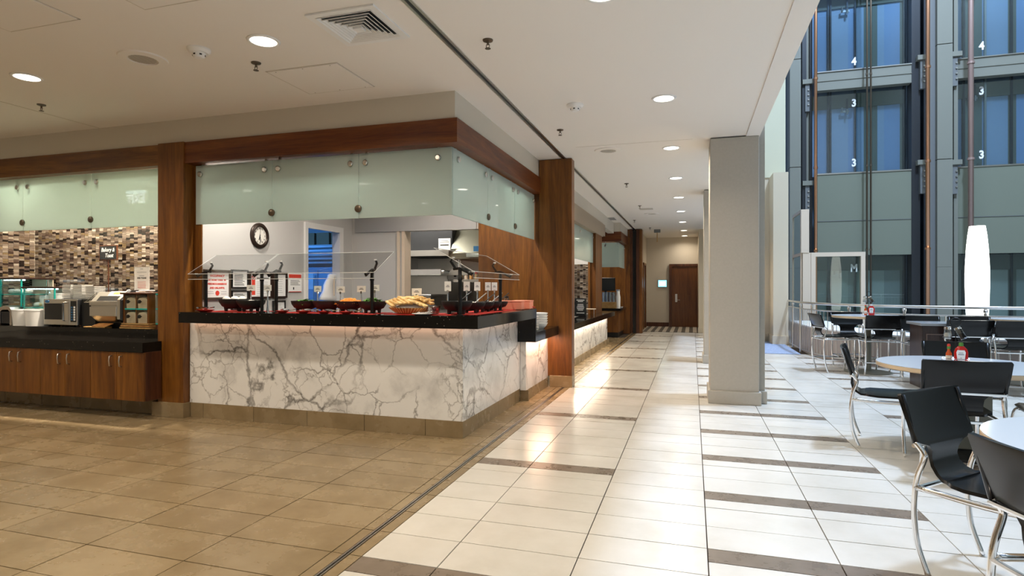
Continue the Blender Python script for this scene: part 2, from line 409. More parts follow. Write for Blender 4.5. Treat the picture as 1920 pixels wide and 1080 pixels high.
def lay(tiles, m, name, lim=298):
    cand = [t for t in tiles if in_view((t[0] + t[1]) / 2, (t[2] + t[3]) / 2, 1.0)]
    cand.sort(key=lambda t: t[2] ** 2 + t[0] ** 2); near = set(cand[:lim])
    for t in near: MB().box(*tilebox(t)).build(name, m, floor)
    rest = [t for t in tiles if t not in near]
    if rest:
        b = MB()
        for t in rest: b.box(*tilebox(t))
        b.build(name + '_field', m, floor, kind='stuff')
lay(whites, TW, 'ivory_tile'); lay(darks, TD, 'taupe_strip')
browns = []
for k in range(-24, 46):
    y1 = P0 + PN * k; y0 = y1 - PN
    for i in range(12):
        xb = -1.700 - 0.6185 * i; xa = xb - 0.6185
        if y0 > 4.75 and i > 1: continue
        if y0 > 15.6 or y0 < -4.5: continue
        if i == 1 and y0 > 4.75 and y0 < 13.8: continue
        browns.append((xa, xb, y0, y1))
lay(browns, TB, 'brown_tile')
thr = []
for k in range(-24, 52):
    y1 = P0 + PN * k; thr += [(-1.700, -1.634, y1 - PN, y1), (-1.602, -1.533, y1 - PN, y1)]
lay(thr, TB, 'threshold_tile', 120)
b = MB(); b.box(-1.632, -1.622, -4.5, 17.3, -0.012, 0.0015); b.box(-1.612, -1.604, -4.5, 17.3, -0.012, 0.0015)
b.build('metal_track', NICK, floor)
MB().box(-1.622, -1.612, -4.5, 17.3, -0.012, -0.006).build('track_groove', BLACKM, floor)
b = MB(); b2 = MB()                                               # striped carpet at the far end
x = -1.75
k = 0
while x < 0.8:
    (b if k % 2 == 0 else b2).box(x, x + 0.11, 18.1, 20.9, -0.012, 0.002); x += 0.11; k += 1
b.build('carpet_light_stripes', CARPL, floor, kind='stuff'); b2.build('carpet_dark_stripes', CARP, floor, kind='stuff')

ceiling = struct('ceiling', MB().box(-9.2, 0.57, -4.5, 20.9, CZ, CZ + 0.25), CEIL)
struct('trim_1', MB().box(0.57, 0.715, -4.5, 20.9, CZ - 0.012, CZ + 0.25), CEIL)
# track in the ceiling for the folding partition
b = MB(); b.box(-1.640, -1.622, -4.5, 17.3, CZ - 0.008, CZ); b.box(-1.598, -1.580, -4.5, 17.3, CZ - 0.008, CZ)
trk = struct('trim_2', b, NICK)
MB().box(-1.622, -1.598, -4.5, 17.3, CZ - 0.002, CZ - 0.0005).build('track_slot', BLACKM, trk)
struct('trim_3', MB().box(-6.03, -6.022, 3.70, 4.70, CZ - 0.002, CZ), PAINT)
struct('trim_4', MB().box(-1.35, 0.0, 7.02, 7.026, CZ - 0.002, CZ), PAINT)
# room shell behind the camera and round the atrium
struct('wall_left', MB().box(-9.4, -9.2, -4.7, 4.8, 0, CZ), PAINT)
struct('wall_back', MB().box(-9.4, 10.8, -4.7, -4.5, 0, 20.0), PAINT)
struct('wall_right', MB().box(10.6, 10.8, -4.7, 21.5, 0, 20.0), PSTEEL)
struct('wall_upper', MB().box(0.60, 0.715, -4.5, 15.5, CZ + 0.25, 20.0), PAINTB)
# far end of the corridor
struct('wall_far', MB().box(-1.62, 0.9, 20.5, 20.7, 0, CZ), PAINT)
struct('wall_corridor', MB().box(-1.95, -1.50, 17.55, 20.7, 0, CZ), PAINT)
struct('baseboard_far', MB().box(-1.50, -0.76, 20.475, 20.5, 0, 0.14), WD)
struct('wall_far_right', MB().box(0.17, 0.80, 17.9, 20.5, 0, CZ), BEIGE)
struct('baseboard_far_right', MB().box(0.155, 0.80, 17.88, 17.9, 0, 0.16), BEIGE)
d1 = tag(MB().box(-0.665, 0.165, 20.44, 20.48, 0.005, 2.02, 0.004).build('door_1', wood('door_veneer', (0.10, 0.032, 0.008), (0.17, 0.058, 0.014), (0.22, 0.085, 0.024), (7, 7, 0.5), 0.3)), kind='structure')
b = MB(); b.box(-0.745, -0.665, 20.40, 20.5, 0, 2.10); b.box(-0.665, 0.17, 20.40, 20.5, 2.02, 2.10); b.build('door_frame', WD, d1)
b = MB(); b.box(-0.555, -0.485, 20.425, 20.44, 0.83, 1.10, 0.004); b.build('lock_plate', NICK, d1)
MB().tube([(-0.52, 20.43, 0.90), (-0.52, 20.39, 0.90), (-0.40, 20.385, 0.90)], 0.010).build('door_handle', NICK, d1)
d2 = tag(MB().box(-1.51, -1.485, 18.9, 19.75, 0.005, 2.02).build('door_2', WD), kind='structure')
b = MB(); b.box(-1.50, -1.455, 18.82, 18.9, 0, 2.1); b.box(-1.50, -1.455, 19.75, 19.83, 0, 2.1); b.box(-1.50, -1.455, 18.82, 19.83, 2.02, 2.10); b.build('door_frame', WV, d2)
t = thing('wall_tablet', 'small wall display with glowing pale blue screen beside far brown door', 'display', (-0.97, 20.5, 1.45))
b = MB(); b.box(-0.155, 0.155, -0.035, 0, -0.13, 0.13, 0.008); b.build('casing', PSTEELD, t)
MB().box(-0.135, 0.135, -0.039, -0.035, -0.11, 0.11).build('screen', SCREEN, t)
MB().box(-0.09, 0.09, -0.042, -0.039, -0.06, 0.06).build('screen_panel', SCREENW, t)
# folding partition parked at the end of its track
t = thing('folding_partition', 'dark folded partition panels stacked at far end of ceiling track', 'partition', (-1.60, 17.2, 0))
for i, (xa, xb, m) in enumerate(((-0.24, -0.14, WV), (-0.13, -0.05, WD), (0.05, 0.14, WD), (0.14, 0.22, WV))):
    MB().box(xa, xb, 0.0, 0.35, 0.0, 2.985, 0.004).build('partition_panel', m, t)
MB().box(-0.05, 0.05, 0.10, 0.30, 0.0, 2.95).build('partition_pocket', BLACK, t)

# gray columns on the atrium edge
def column(x0, x1, y0, y1, label, group=None):
    t = thing('column', label, 'column', ((x0 + x1) / 2, (y0 + y1) / 2, 0)); o = t.location
    MB().box(x0, x1, y0, y1, 0.12, CZ - 0.012, 0.006).build('shaft', COLP, t, o=o)
    MB().box(x1, x1 + 0.07, y0 + 0.12, y1 - 0.1, 0.12, CZ + 0.2).build('side_pilaster', COLP, t, o=o)
    MB().box(x0 - 0.022, x1 + 0.022, y0 - 0.022, y1 + 0.02, 0, 0.145, 0.004).build('base', COLP, t, o=o)
    MB().box(x1 + 0.02, x1 + 0.092, y0 + 0.10, y1 - 0.08, 0, 0.145, 0.004).build('pilaster_base', COLP, t, o=o)
column(0.19, 0.705, 7.02, 7.62, 'square grey textured column standing nearest, between corridor and dining tables')
column(0.19, 0.705, 10.68, 11.28, 'grey column mostly hidden behind the near column along the corridor')

# ---------------------------------------------------------------- soffits, walls of the serving stations
FZ = 2.76
struct('wall_soffit', MB().box(-9.2, -1.955, 4.70, 4.86, FZ - 0.04, CZ).box(-2.11, -1.955, 4.86, 15.42, FZ - 0.04, CZ), PAINT)
struct('trim_5', MB().box(-9.2, -5.192, 4.685, 4.86, 2.55, FZ), WHL)                                   # timber header, bakery
struct('trim_6', MB().box(-4.862, -1.925, 4.675, 4.86, 2.55, FZ), WH)
struct('trim_7', MB().box(-2.11, -1.9255, 4.861, 7.58, 2.551, FZ - 0.001), WH)
struct('wall_station_left', MB().box(-8.37, -8.17, 4.3, 5.6, 0, CZ - 0.001), PAINT)
struct('wall_station_back', MB().box(-8.37, -4.86, 5.5, 5.6, 0, CZ), PAINT)
struct('wall_station_side', MB().box(-4.86, -4.76, 4.80, 6.47, 0, CZ - 0.05).box(-4.86, -4.76, 7.22, 7.56, 0, CZ - 0.001).box(-4.86, -4.76, 6.47, 7.22, 2.09, CZ - 0.001), PAINTB)
struct('wall_kitchen_front', MB().box(-5.0, -3.945, 7.55, 7.68, 0, CZ).box(-3.945, -2.81, 7.56, 7.68, 2.11, CZ), PAINTB)
struct('trim_18', MB().box(-4.70, -2.815, 7.52, 7.548, 2.105, 2.74), mat('satin_grey_panel', (0.42, 0.42, 0.42), 0.35, metal=0.6))
b = MB(); b.box(-3.945, -3.90, 7.53, 7.72, 0, 2.11); b.box(-4.02, -3.985, 7.53, 7.56, 0, 2.11)
struct('trim_8', b, CREAM)
wp = struct('wall_timber', MB().box(-2.81, -1.93, 7.60, 7.72, 0, 2.75), WV)
b = MB(); b.box(-4.77, -4.735, 6.43, 6.49, 0, 2.15); b.box(-4.77, -4.735, 7.20, 7.29, 0, 2.15); b.box(-4.77, -4.735, 6.49, 7.20, 2.075, 2.15)
b.box(-4.86, -4.77, 6.47, 6.49, 0, 2.09); b.box(-4.86, -4.77, 7.20, 7.22, 0, 2.09)
struct('trim_9', b, PAINTW)
# kitchen and store shells
struct('wall_kitchen_back', MB().box(-5.2, -2.0, 10.2, 10.3, 0, CZ), STEEL)
struct('wall_kitchen_left', MB().box(-5.1, -5.0, 7.68, 10.3, 0, CZ), STEEL)
struct('wall_kitchen_right', MB().box(-2.55, -2.45, 7.72, 10.3, 0, CZ), STEEL)
struct('wall_store', MB().box(-6.9, -6.8, 5.6, 9.3, 0, CZ).box(-6.8, -5.1, 9.2, 9.3, 0, CZ), PAINTW)

def pillar(name, label, x0, x1, y0, y1, z1, bx):
    t = thing(name, label, 'pillar', ((x0 + x1) / 2, (y0 + y1) / 2, 0)); o = t.location
    MB().box(x0, x1, y0, y1, 0.14, z1, 0.003).build('timber_cladding', WV, t, o=o)
    MB().box(bx[0], bx[1], bx[2], bx[3], 0, 0.15, 0.003).build('base_tile', TB, t, o=o)
    return t
pl_ = pillar('wooden_pillar', 'tall walnut pillar between bakery counter and marble buffet', -5.19, -4.862, 4.66, 4.915, FZ + 0.004, (-5.26, -4.855, 4.65, 4.915))
pillar('wooden_pillar', 'broad walnut pillar at far end of marble buffet beside corridor', -1.945, -1.505, 7.57, 7.74, CZ - 0.008, (-1.80, -1.50, 7.565, 7.745))

MB().box(-4.861, -4.762, 4.788, 4.799, 1.07, 2.70).build('return_panel', WV, pl_, o=pl_.location)
# toe-kick tiles, each a piece
def toe(name, x0, x1, y0, y1, z1, joints, axis):
    s_ = struct(name, MB().box(x0, x1, y0 + (0.012 if axis == 'y' else 0), y1, 0, z1 - 0.004), TILEB)
    js = [j for j in joints]
    for a, c_ in zip(js[:-1], js[1:]):
        if axis == 'x': MB().box(a + 0.002, c_ - 0.002, y0 - 0.010, y0, 0.0, z1, 0.0015).build('base_tile', TB, s_)
        else: MB().box(x1, x1 + 0.010, a + 0.002, c_ - 0.002, 0.0, z1, 0.0015).build('base_tile', TB, s_)
toe('baseboard_bakery', -8.17, -5.2, 4.75, 4.80, 0.145, [-8.16, -7.52, -6.94, -6.36, -5.77, -5.25], 'x')
toe('baseboard_buffet', -4.85, CX0 - 0.010, CY0 + 0.010, CY0 + 0.05, 0.145, [-4.85, -4.69, -4.08, -3.47, -2.86, -2.25, CX0], 'x')
toe('baseboard_buffet_side', -1.96, CX0 - 0.010, CY0, 6.50, 0.145, [CY0, 5.12, 5.71, 6.30, 6.50], 'y')
toe('baseboard_plate_ledge', -1.96, -1.835, 6.53, 7.57, 0.125, [6.53, 7.0, 7.57], 'y')
toe('baseboard_second', -2.0, -1.875, 7.75, 13.8, 0.13, [7.75, 8.35, 8.96, 9.57, 10.18, 10.79, 11.4, 12.0, 12.6, 13.2, 13.8], 'y')
MB().box(-1.90, -1.80, 6.52, 6.53, 0, 0.125).build('base_tile_end', TB, bpy.data.objects['baseboard_plate_ledge'])

# ---------------------------------------------------------------- mosaic walls
PAL = [(0.012, 0.008, 0.006), (0.022, 0.013, 0.010), (0.135, 0.098, 0.072), (0.12, 0.085, 0.058), (0.19, 0.15, 0.115), (0.075, 0.052, 0.040), (0.27, 0.225, 0.175), (0.15, 0.105, 0.055), (0.055, 0.034, 0.026), (0.17, 0.13, 0.10), (0.36, 0.31, 0.25)]
PALW = [4, 2, 4, 4, 4, 3, 4, 4, 2, 4, 2]
def mosaic(parent, axis, plane, a0, a1, z0, z1, tw=0.062, th=0.0265):
    b = MB(); gp = 0.0015; k = 0; z = z0
    a = a0; cidx = 0
    while a < a1 - 0.005:
        z = z0 - (th / 2 if cidx % 2 else 0)
        while z < z1 - 0.003:
            za, zb = max(z, z0), min(z + th, z1); col = random.choices(PAL, PALW)[0]
            q = random.uniform(0.8, 1.15); col = tuple(c * q for c in col); d = 0.005 + random.uniform(0, 0.0012)
            ae = min(a + tw, a1)
            if zb - za > 0.004:
                if axis == 'x':
                    y = plane - d
                    b.add([(a + gp, plane, za + gp), (ae - gp, plane, za + gp), (ae - gp, plane, zb - gp), (a + gp, plane, zb - gp), (a + gp, y, za + gp), (ae - gp, y, za + gp), (ae - gp, y, zb - gp), (a + gp, y, zb - gp)],
                          [(4, 5, 6, 7), (0, 1, 5, 4), (1, 2, 6, 5), (2, 3, 7, 6), (3, 0, 4, 7)], col)
                else:
                    y = plane + d
                    b.add([(plane, a + gp, za + gp), (plane, ae - gp, za + gp), (plane, ae - gp, zb - gp), (plane, a + gp, zb - gp), (y, a + gp, za + gp), (y, ae - gp, za + gp), (y, ae - gp, zb - gp), (y, a + gp, zb - gp)],
                          [(4, 5, 6, 7), (0, 1, 5, 4), (1, 2, 6, 5), (2, 3, 7, 6), (3, 0, 4, 7)], col)
            z += th
        a += tw; cidx += 1
    return b.build('mosaic_tiles', MOSA, parent, kind='stuff')
mosaic(bpy.data.objects['wall_station_back'], 'x', 5.5, -8.165, -4.99, 0.84, 2.30)
mosaic(bpy.data.objects['wall_station_left'], 'y', -8.17, 4.5, 5.495, 0.84, 2.30)

# ---------------------------------------------------------------- second and third stations down the corridor
FASC = mat('taupe_fascia', (0.36, 0.285, 0.20), 0.5)
struct('trim_10', MB().box(-2.11, -1.935, 7.75, 13.35, 2.46, FZ), FASC)
struct('trim_11', MB().box(-2.11, -1.945, 13.35, 13.75, 2.50, FZ), FASC)
ws = struct('wall_second_back', MB().box(-4.2, -2.10, 12.3, 12.4, 0, CZ), PAINTB)
mosaic(ws, 'x', 12.3, -3.2, -2.10, 0.77, 1.80)
struct('wall_second_side', MB().box(-4.3, -4.2, 10.3, 13.7, 0, CZ), PAINT)
struct('wall_second_timber', MB().box(-2.10, -2.06, 12.3, 12.42, 0, 2.6), WV)
struct('trim_12', MB().box(-2.09, -1.955, 12.42, 13.30, 0.72, 2.46), WV)
struct('wall_alcove', MB().box(-4.2, -2.10, 13.62, 13.72, 0, CZ), PAINT)
struct('wall_third_soffit', MB().box(-3.6, -1.79, 15.42, 15.60, FZ - 0.02, CZ).box(-1.95, -1.79, 15.6, 17.2, FZ - 0.02, CZ), PAINT)
struct('trim_13', MB().box(-3.6, -1.765, 15.40, 15.60, 2.52, FZ).box(-1.95, -1.765, 15.6, 17.2, 2.52, FZ), WH)
struct('wall_third_timber', MB().box(-4.2, -1.70, 17.0, 17.1, 0, 2.75), WV)
t = thing('serving_counter', 'second low counter with white marble front and black granite top past the pillar', 'counter', (-2.1, 10.8, 0)); o = t.location
MB().box(-2.04, -1.875, 7.75, 13.6, 0.13, 0.645).build('marble_front', MARB, t, o=o)
MB().box(-2.05, -1.70, 7.75, 13.60, 0.665, 0.765, 0.004).build('worktop', GRAN, t, o=o)
MB().box(-1.93, -1.80, 7.75, 13.6, 0.650, 0.664).build('led_strip', LEDW, t, o=o)
t = thing('drink_station', 'small walnut cabinet with black top at far end holding carafes', 'cabinet', (-2.4, 16.1, 0)); o = t.location
MB().box(-3.4, -1.86, 15.62, 16.9, 0.13, 0.70).build('cabinet_body', WV, t, o=o)
MB().box(-3.4, -1.88, 15.66, 16.9, 0.0, 0.13).build('plinth', BLACK, t, o=o)
MB().box(-3.4, -1.80, 15.56, 16.98, 0.70, 0.76, 0.004).build('worktop', GRAN, t, o=o)

# ---------------------------------------------------------------- frosted glass with stand-off pins
def glass_panel(x0, x1, y0, y1, z0, z1, pins, label, face):
    t = thing('frosted_screen', label, 'glass screen', ((x0 + x1) / 2, (y0 + y1) / 2, z0)); o = t.location
    MB().box(x0, x1, y0, y1, z0, z1, 0.0015).build('frosted_pane', FROST, t, o=o)
    for (a, z, r) in pins:
        prof = [(r * 0.5, -0.03), (r * 0.5, 0.004), (r, 0.004), (r, 0.016), (r * 0.72, 0.022), (0, 0.022)]
        m = NICK if r < 0.031 else BRONZE
        if face == '-y': MB().lathe([(q, z_) for q, z_ in prof], (a, y0, z), 16, 'y').build('standoff_pin', m, t, 40, o=o)
        else: MB().lathe([(q, z_) for q, z_ in prof], (x1, a, z), 16, 'x').build('standoff_pin', m, t, 40, o=o)
        if r < 0.031:
            if face == '-y': MB().box(a - 0.012, a + 0.012, y1 + 0.002, y1 + 0.016, z - 0.05, z1 + 0.03).build('hanger', NICK, t, o=o)
            else: MB().box(x0 - 0.016, x0 - 0.002, a - 0.012, a + 0.012, z - 0.05, z1 + 0.03).build('hanger', NICK, t, o=o)
GZ0, GZ1 = 1.943, 2.538
xs = [-8.34, -7.306, -6.262, -5.20]
nm = ['left end of bakery', 'middle of bakery', 'right of bakery beside walnut pillar']
for i in range(3):
    a, c_ = xs[i] + 0.003, xs[i + 1] - 0.003
    pins = [(a + 0.08, 2.45, 0.026), (c_ - 0.08, 2.45, 0.026)]
    if i < 2: pins.append((c_ + 0.003, 2.045, 0.034))
    glass_panel(a, c_, 4.79, 4.802, GZ0 + 0.01, GZ1 + 0.01, pins, 'frosted mint glass panel hanging over the %s counter' % nm[i], '-y')
xs = [-4.825, -3.895, -2.942, -2.012]
nm = ['left panel next to the walnut pillar', 'middle panel of three', 'right panel meeting the corner']
for i in range(3):
    a, c_ = xs[i] + 0.003, xs[i + 1] - 0.003
    pins = [(a + (0.07 if i else 0.06), 2.45, 0.026), (c_ - (0.08 if i < 2 else 0.13), 2.45, 0.026)]
    if i < 2: pins.append((c_ + 0.003, 2.03, 0.034))
    glass_panel(a, c_, 4.775, 4.787, GZ0, GZ1, pins, 'frosted glass over buffet front, %s' % nm[i], '-y')
ys = [4.79, 5.715, 6.665, 7.575]
nm = ['nearest the corner', 'second from the corner', 'last against the broad pillar']
for i in range(3):
    a, c_ = ys[i] + 0.003, ys[i + 1] - 0.003
    pins = [(a + 0.11, 2.45, 0.026), (c_ - 0.08, 2.45, 0.026)]
    if i < 2: pins.append((c_ + 0.003, 2.03, 0.034))
    glass_panel(-2.024, -2.012, a, c_, GZ0, GZ1, pins, 'frosted glass over buffet side along corridor, %s' % nm[i], '+x')
glass_panel(-2.024, -2.012, 7.76, 12.9, 1.83, 2.45, [(8.4, 2.36, 0.026), (10.9, 2.36, 0.026), (12.3, 2.36, 0.026)], 'long frosted glass pane above the second counter', '+x')
glass_panel(-3.3, -1.85, 15.60, 15.612, 1.85, 2.50, [(-2.2, 2.42, 0.026)], 'frosted glass front pane over far drink cabinet', '-y')
glass_panel(-1.862, -1.85, 15.615, 16.95, 1.85, 2.50, [(16.8, 2.42, 0.026)], 'frosted glass side pane over far drink cabinet', '+x')

# ---------------------------------------------------------------- ceiling fittings
def downlight(x, y, label, r=0.088, power=21, col=WARM, group=None):
    t = thing('downlight', label, 'ceiling light', (x, y, CZ), group=group)
    MB().lathe([(r + 0.022, 0.0), (r + 0.020, -0.006), (r, -0.008), (r, 0.0)], (0, 0, 0), 32).build('trim_ring', WHITE, t, True)
    MB().lathe([(0, -0.004), (r, -0.004), (r, -0.001), (0, -0.001)], (0, 0, 0), 32).build('lens', LENS, t)
    l = area('downlight_lamp', (0, 0, -0.03), (0, 0, 0), r * 2, power, col, spread=150); l.parent = t
CORR = [5.44, 7.39, 9.43, 11.46, 13.55, 15.75, 18.1, 19.95]
ordn = ['nearest of the row over the corridor', 'second in the row over the corridor', 'third in the corridor row', 'fourth in the corridor row', 'fifth in the corridor row', 'sixth in the corridor row', 'seventh in the corridor row', 'farthest in the row, by the end door']
for y, n_ in zip(CORR, ordn): downlight(-0.245, y, 'round recessed downlight, ' + n_, power=21 if y < 17 else 9)
downlight(-5.126, 3.39, 'round recessed downlight at left, before the bakery header')
downlight(-2.82, 3.37, 'round recessed downlight between speaker grille and square air vent')
for k_, (x, y) in enumerate(((-7.4, 3.39), (-5.126, 1.1), (-2.82, 1.1), (-7.4, 1.1), (-0.5, 3.4), (-0.5, 1.2), (-5.126, -1.2), (-2.82, -1.2), (-0.5, -1.2))):
    downlight(x, y, 'round recessed downlight in the ceiling out of view, ' + ('at far left by the bakery', 'second row, centre', 'second row, towards the corridor', 'second row, far left', 'beside the ceiling track', 'above the viewer', 'rear row, left', 'rear row, centre', 'rear row, right')[k_])
def smoke(x, y, label):
    t = thing('smoke_detector', label, 'smoke detector', (x, y, CZ))
    MB().lathe([(0.078, 0), (0.078, -0.012), (0.062, -0.030), (0, -0.030)], n=28).build('base', WHITE, t, 40)
    MB().lathe([(0.046, -0.03), (0.040, -0.052), (0.028, -0.062), (0, -0.062)], n=24).build('sensor_head', WHITE, t, 40)
    for k in range(6):
        a = k * math.pi / 3; MB().box(-0.008, 0.008, 0.0385, 0.043, -0.050, -0.040).build('sensor_slot', BLACK, t).rotation_euler = (0, 0, a)
smoke(-3.36, 3.355, 'cream smoke detector next to the left speaker grille'); smoke(-1.042, 5.39, 'white smoke detector over the corridor entrance')
def sprinkler(x, y, label):
    t = thing('sprinkler', label, 'sprinkler', (x, y, CZ))
    MB().lathe([(0.036, 0), (0.034, -0.008), (0.016, -0.014), (0, -0.014)], n=20).build('escutcheon', BRONZE, t, 40)
    MB().cyl((0, 0, -0.012), (0, 0, -0.034), 0.008, 10).tube([(-0.010, 0, -0.03), (-0.012, 0, -0.045), (0, 0, -0.058), (0.012, 0, -0.045), (0.010, 0, -0.03)], 0.0025, 6).build('frame', BRONZE, t)
    MB().lathe([(0, -0.058), (0.020, -0.058), (0.020, -0.0605), (0, -0.0605)], n=16).build('deflector', BRONZE, t)
for x, y, l_ in ((-3.147, 3.68, 'bronze sprinkler head beside the square access hatch'), (-1.341, 3.81, 'bronze sprinkler head right of the ceiling track, nearest'), (-5.77, 3.94, 'bronze sprinkler head above the bakery glass'), (-1.36, 6.2, 'bronze sprinkler head beneath the white smoke detector over the corridor'),
                 (-1.025, 9.7, 'sprinkler head midway down the corridor'), (-1.04, 12.4, 'sprinkler head near the second speaker ring'), (-1.39, 15.0, 'small sprinkler head close to the folded partition'), (-1.145, 17.0, 'farthest sprinkler head in the corridor')): sprinkler(x, y, l_)
def speaker(x, y, label):
    t = thing('ceiling_speaker', label, 'speaker', (x, y, CZ))
    MB().lathe([(0.165, 0), (0.160, -0.010), (0.100, -0.013), (0.095, -0.004), (0.095, 0)], n=40).build('ring', CEIL, t, 40)
    MB().lathe([(0, -0.007), (0.095, -0.007), (0.095, -0.003), (0, -0.003)], n=32).build('grille', PAINT, t)
    b = MB()
    for i in range(-9, 10):
        for j in range(-9, 10):
            if i * i + j * j < 84: b.box(i * 0.0098 - 0.0022, i * 0.0098 + 0.0022, j * 0.0098 - 0.0022, j * 0.0098 + 0.0022, -0.0078, -0.0070)
    b.build('grille_holes', PSTEELD, t, kind='stuff')
speaker(-3.89, 3.368, 'round white speaker grille between left downlight and smoke detector'); speaker(-0.998, 7.30, 'round white ceiling speaker over the corridor'); speaker(-0.89, 13.8, 'faint round speaker far down the corridor ceiling')
t = thing('air_vent', 'square louvred air diffuser beside the ceiling track', 'vent', (-2.064, 3.36, CZ))
def ring(b, a, w, z0, z1, a2):
    vs = []
    for (h, z) in ((a, z0), (a2, z1)):
        for q in (h, h - w): vs += [(-q, -q, z), (q, -q, z), (q, q, z), (-q, q, z)]
    fs = []
    for k in range(4):
        j = (k + 1) % 4
        fs += [(k, j, 4 + j, 4 + k), (8 + k, 12 + k, 12 + j, 8 + j), (k, 8 + k, 8 + j, j), (4 + k, 4 + j, 12 + j, 12 + k)]
    b.add(vs, fs); return b
ring(MB(), 0.240, 0.045, -0.012, -0.001, 0.240).build('frame', WHITE, t)
for k in range(6):
    h = 0.198 - 0.028 * k
    ring(MB(), h, 0.006, -0.016 - 0.002 * k, 0.004, h - 0.021).build('louvre', WHITE, t)
MB().box(-0.03, 0.03, -0.03, 0.03, -0.030, -0.012).build('centre_plate', WHITE, t)
MB().box(-0.2, 0.2, -0.2, 0.2, -0.0015, -0.0005).build('duct_opening', BLACK, t)
def hatch(x0, x1, y0, y1, label, screws=True):
    t = thing('access_panel', label, 'hatch', ((x0 + x1) / 2, (y0 + y1) / 2, CZ)); o = t.location
    b = MB(); w = 0.006
    b.box(x0, x1, y0, y0 + w, CZ - 0.0035, CZ - 0.0005).box(x0, x1, y1 - w, y1, CZ - 0.0035, CZ - 0.0005).box(x0, x0 + w, y0, y1, CZ - 0.0035, CZ - 0.0005).box(x1 - w, x1, y0, y1, CZ - 0.0035, CZ - 0.0005)
    b.build('frame', PAINT, t, o=o)
    MB().box(x0 + 0.012, x1 - 0.012, y0 + 0.012, y1 - 0.012, CZ - 0.006, CZ - 0.0005).build('panel', CEIL, t, o=o)
    if screws:
        for sx in (0.12, 0.5, 0.88):
            for sy in (0.05, 0.95):
                MB().cyl((x0 + (x1 - x0) * sx, y0 + (y1 - y0) * sy, CZ - 0.0075), (x0 + (x1 - x0) * sx, y0 + (y1 - y0) * sy, CZ - 0.006), 0.004, 8).build('screw', BRONZE, t, o=o)
hatch(-3.206, -2.56, 3.85, 4.41, 'square ceiling access hatch with screws in front of the buffet header')
hatch(-4.32, -3.70, 2.16, 2.76, 'flush ceiling hatch at top left of the picture', False); hatch(-3.195, -2.58, 2.2, 2.78, 'flush ceiling hatch left of the square air diffuser', False)
t = thing('air_vent', 'small dark slotted air vent near the third station ceiling', 'vent', (-1.92, 14.5, CZ))
MB().box(-0.09, 0.14, -0.3, 0.3, -0.010, -0.001).build('frame', WHITE, t)
for k in range(5): MB().box(-0.07, 0.12, -0.27 + k * 0.11, -0.20 + k * 0.11, -0.012, -0.010).build('slot', PSTEELD, t)
t = thing('ceiling_plate', 'small grey rectangular grille beside the far ceiling speaker', 'vent', (-0.95, 12.95, CZ))
MB().box(-0.14, 0.14, -0.1, 0.1, -0.008, -0.001).build('plate', PAINT, t)
t = thing('exit_sign', 'hanging sensor fitting with thin stem far down the corridor ceiling', 'sensor', (-0.98, 17.6, CZ))
MB().box(-0.09, 0.09, -0.05, 0.05, -0.09, -0.001, 0.004).build('housing', PSTEELD, t)
MB().cyl((0, 0, -0.09), (0, 0, -0.36), 0.012, 8).build('stem', WL, t)
t.name = 'hanging_sensor'
# overhead light inside the stations (recessed lamps behind the headers)
for x in (-7.4, -6.3, -5.6): area('station_lamp', (x, 5.15, 2.95), (0, 0, 0), 0.08, 48, WARM, spread=140)
for x, y in ((-4.3, 4.98), (-3.2, 4.98), (-2.5, 6.7)): area('station_lamp', (x, y, 2.95), (0, 0, 0), 0.08, 30, NEUT, spread=160)
for y in (8.8, 10.4, 11.7): area('station_lamp', (-2.3, y, 2.95), (0, 0, 0), 0.08, 22, NEUT, spread=160)
area('station_lamp', (-2.5, 16.2, 2.95), (0, 0, 0), 0.08, 14, WARM, spread=160)
area('kitchen_lamp', (-4.2, 8.05, 2.9), (0, 0, 0), 0.6, 48, NEUT, 0.1)
area('store_lamp', (-6.0, 7.2, 2.85), (0, 0, 0), 0.3, 34, (0.07, 0.32, 1.0), 0.3)

t = thing('exit_sign', 'hanging exit sign out of view, mirrored in the bakery glass', 'sign', (-8.60, 2.26, 2.74))
MB().box(-0.17, 0.17, -0.006, 0.006, -0.10, 0.09).build('clear_plate', GLASSJ, t); MB().box(-0.18, 0.18, -0.03, 0.03, 0.09, 0.13).build('light_bar', CASEGLOW, t)
MB().box(-0.02, 0.02, -0.02, 0.02, 0.13, 0.26).build('stem', WHITE, t)
text('lettering', 'EXIT', 0.19, (0, 0.008, -0.005), '+y', mat('exit_letters', (0.8, 0.8, 0.8), 0.4, emit=(0.9, 0.95, 1.0), estr=9.0), t, bold=0.004)
ORDN = ['first', 'second', 'third', 'fourth', 'fifth', 'sixth', 'seventh', 'eighth', 'ninth', 'tenth', 'last']
ORD = ['lowest', 'second lowest', 'third from the bottom', 'fourth from the bottom', 'fifth from the bottom', 'sixth from the bottom', 'seventh from the bottom', 'second from the top', 'topmost']
# ================================================================ MAIN BUFFET
t = thing('buffet_counter', 'long buffet counter faced in grey-veined white marble', 'counter', (-3.3, 5.6, 0)); o = t.location
MB().box(-4.858, CX0, CY0, CY0 + 0.03, 0.145, 0.945, 0.002).build('front_slab', MARB, t, o=o)
MB().box(CX0 - 0.03, CX0, CY0 + 0.03, 5.32, 0.145, 0.945).build('side_slab', MARB, t, o=o)
MB().box(CX0 - 0.03, CX0, 5.322, 6.52, 0.145, 0.945).build('side_slab', MARB, t, o=o)
MB().box(-4.755, CX0 - 0.03, CY0 + 0.05, 5.03, 0.1, 0.945).build('carcass', WESP, t, o=o)
MB().box(-2.6, CX0 - 0.03, 5.03, 6.52, 0.1, 0.945).build('carcass_return', WESP, t, o=o)
b = MB(); b.box(-4.8, -1.80, CY0 - 0.05, CY0 - 0.02, 0.952, 0.962)
b.build('led_strip', LED, t, o=o)
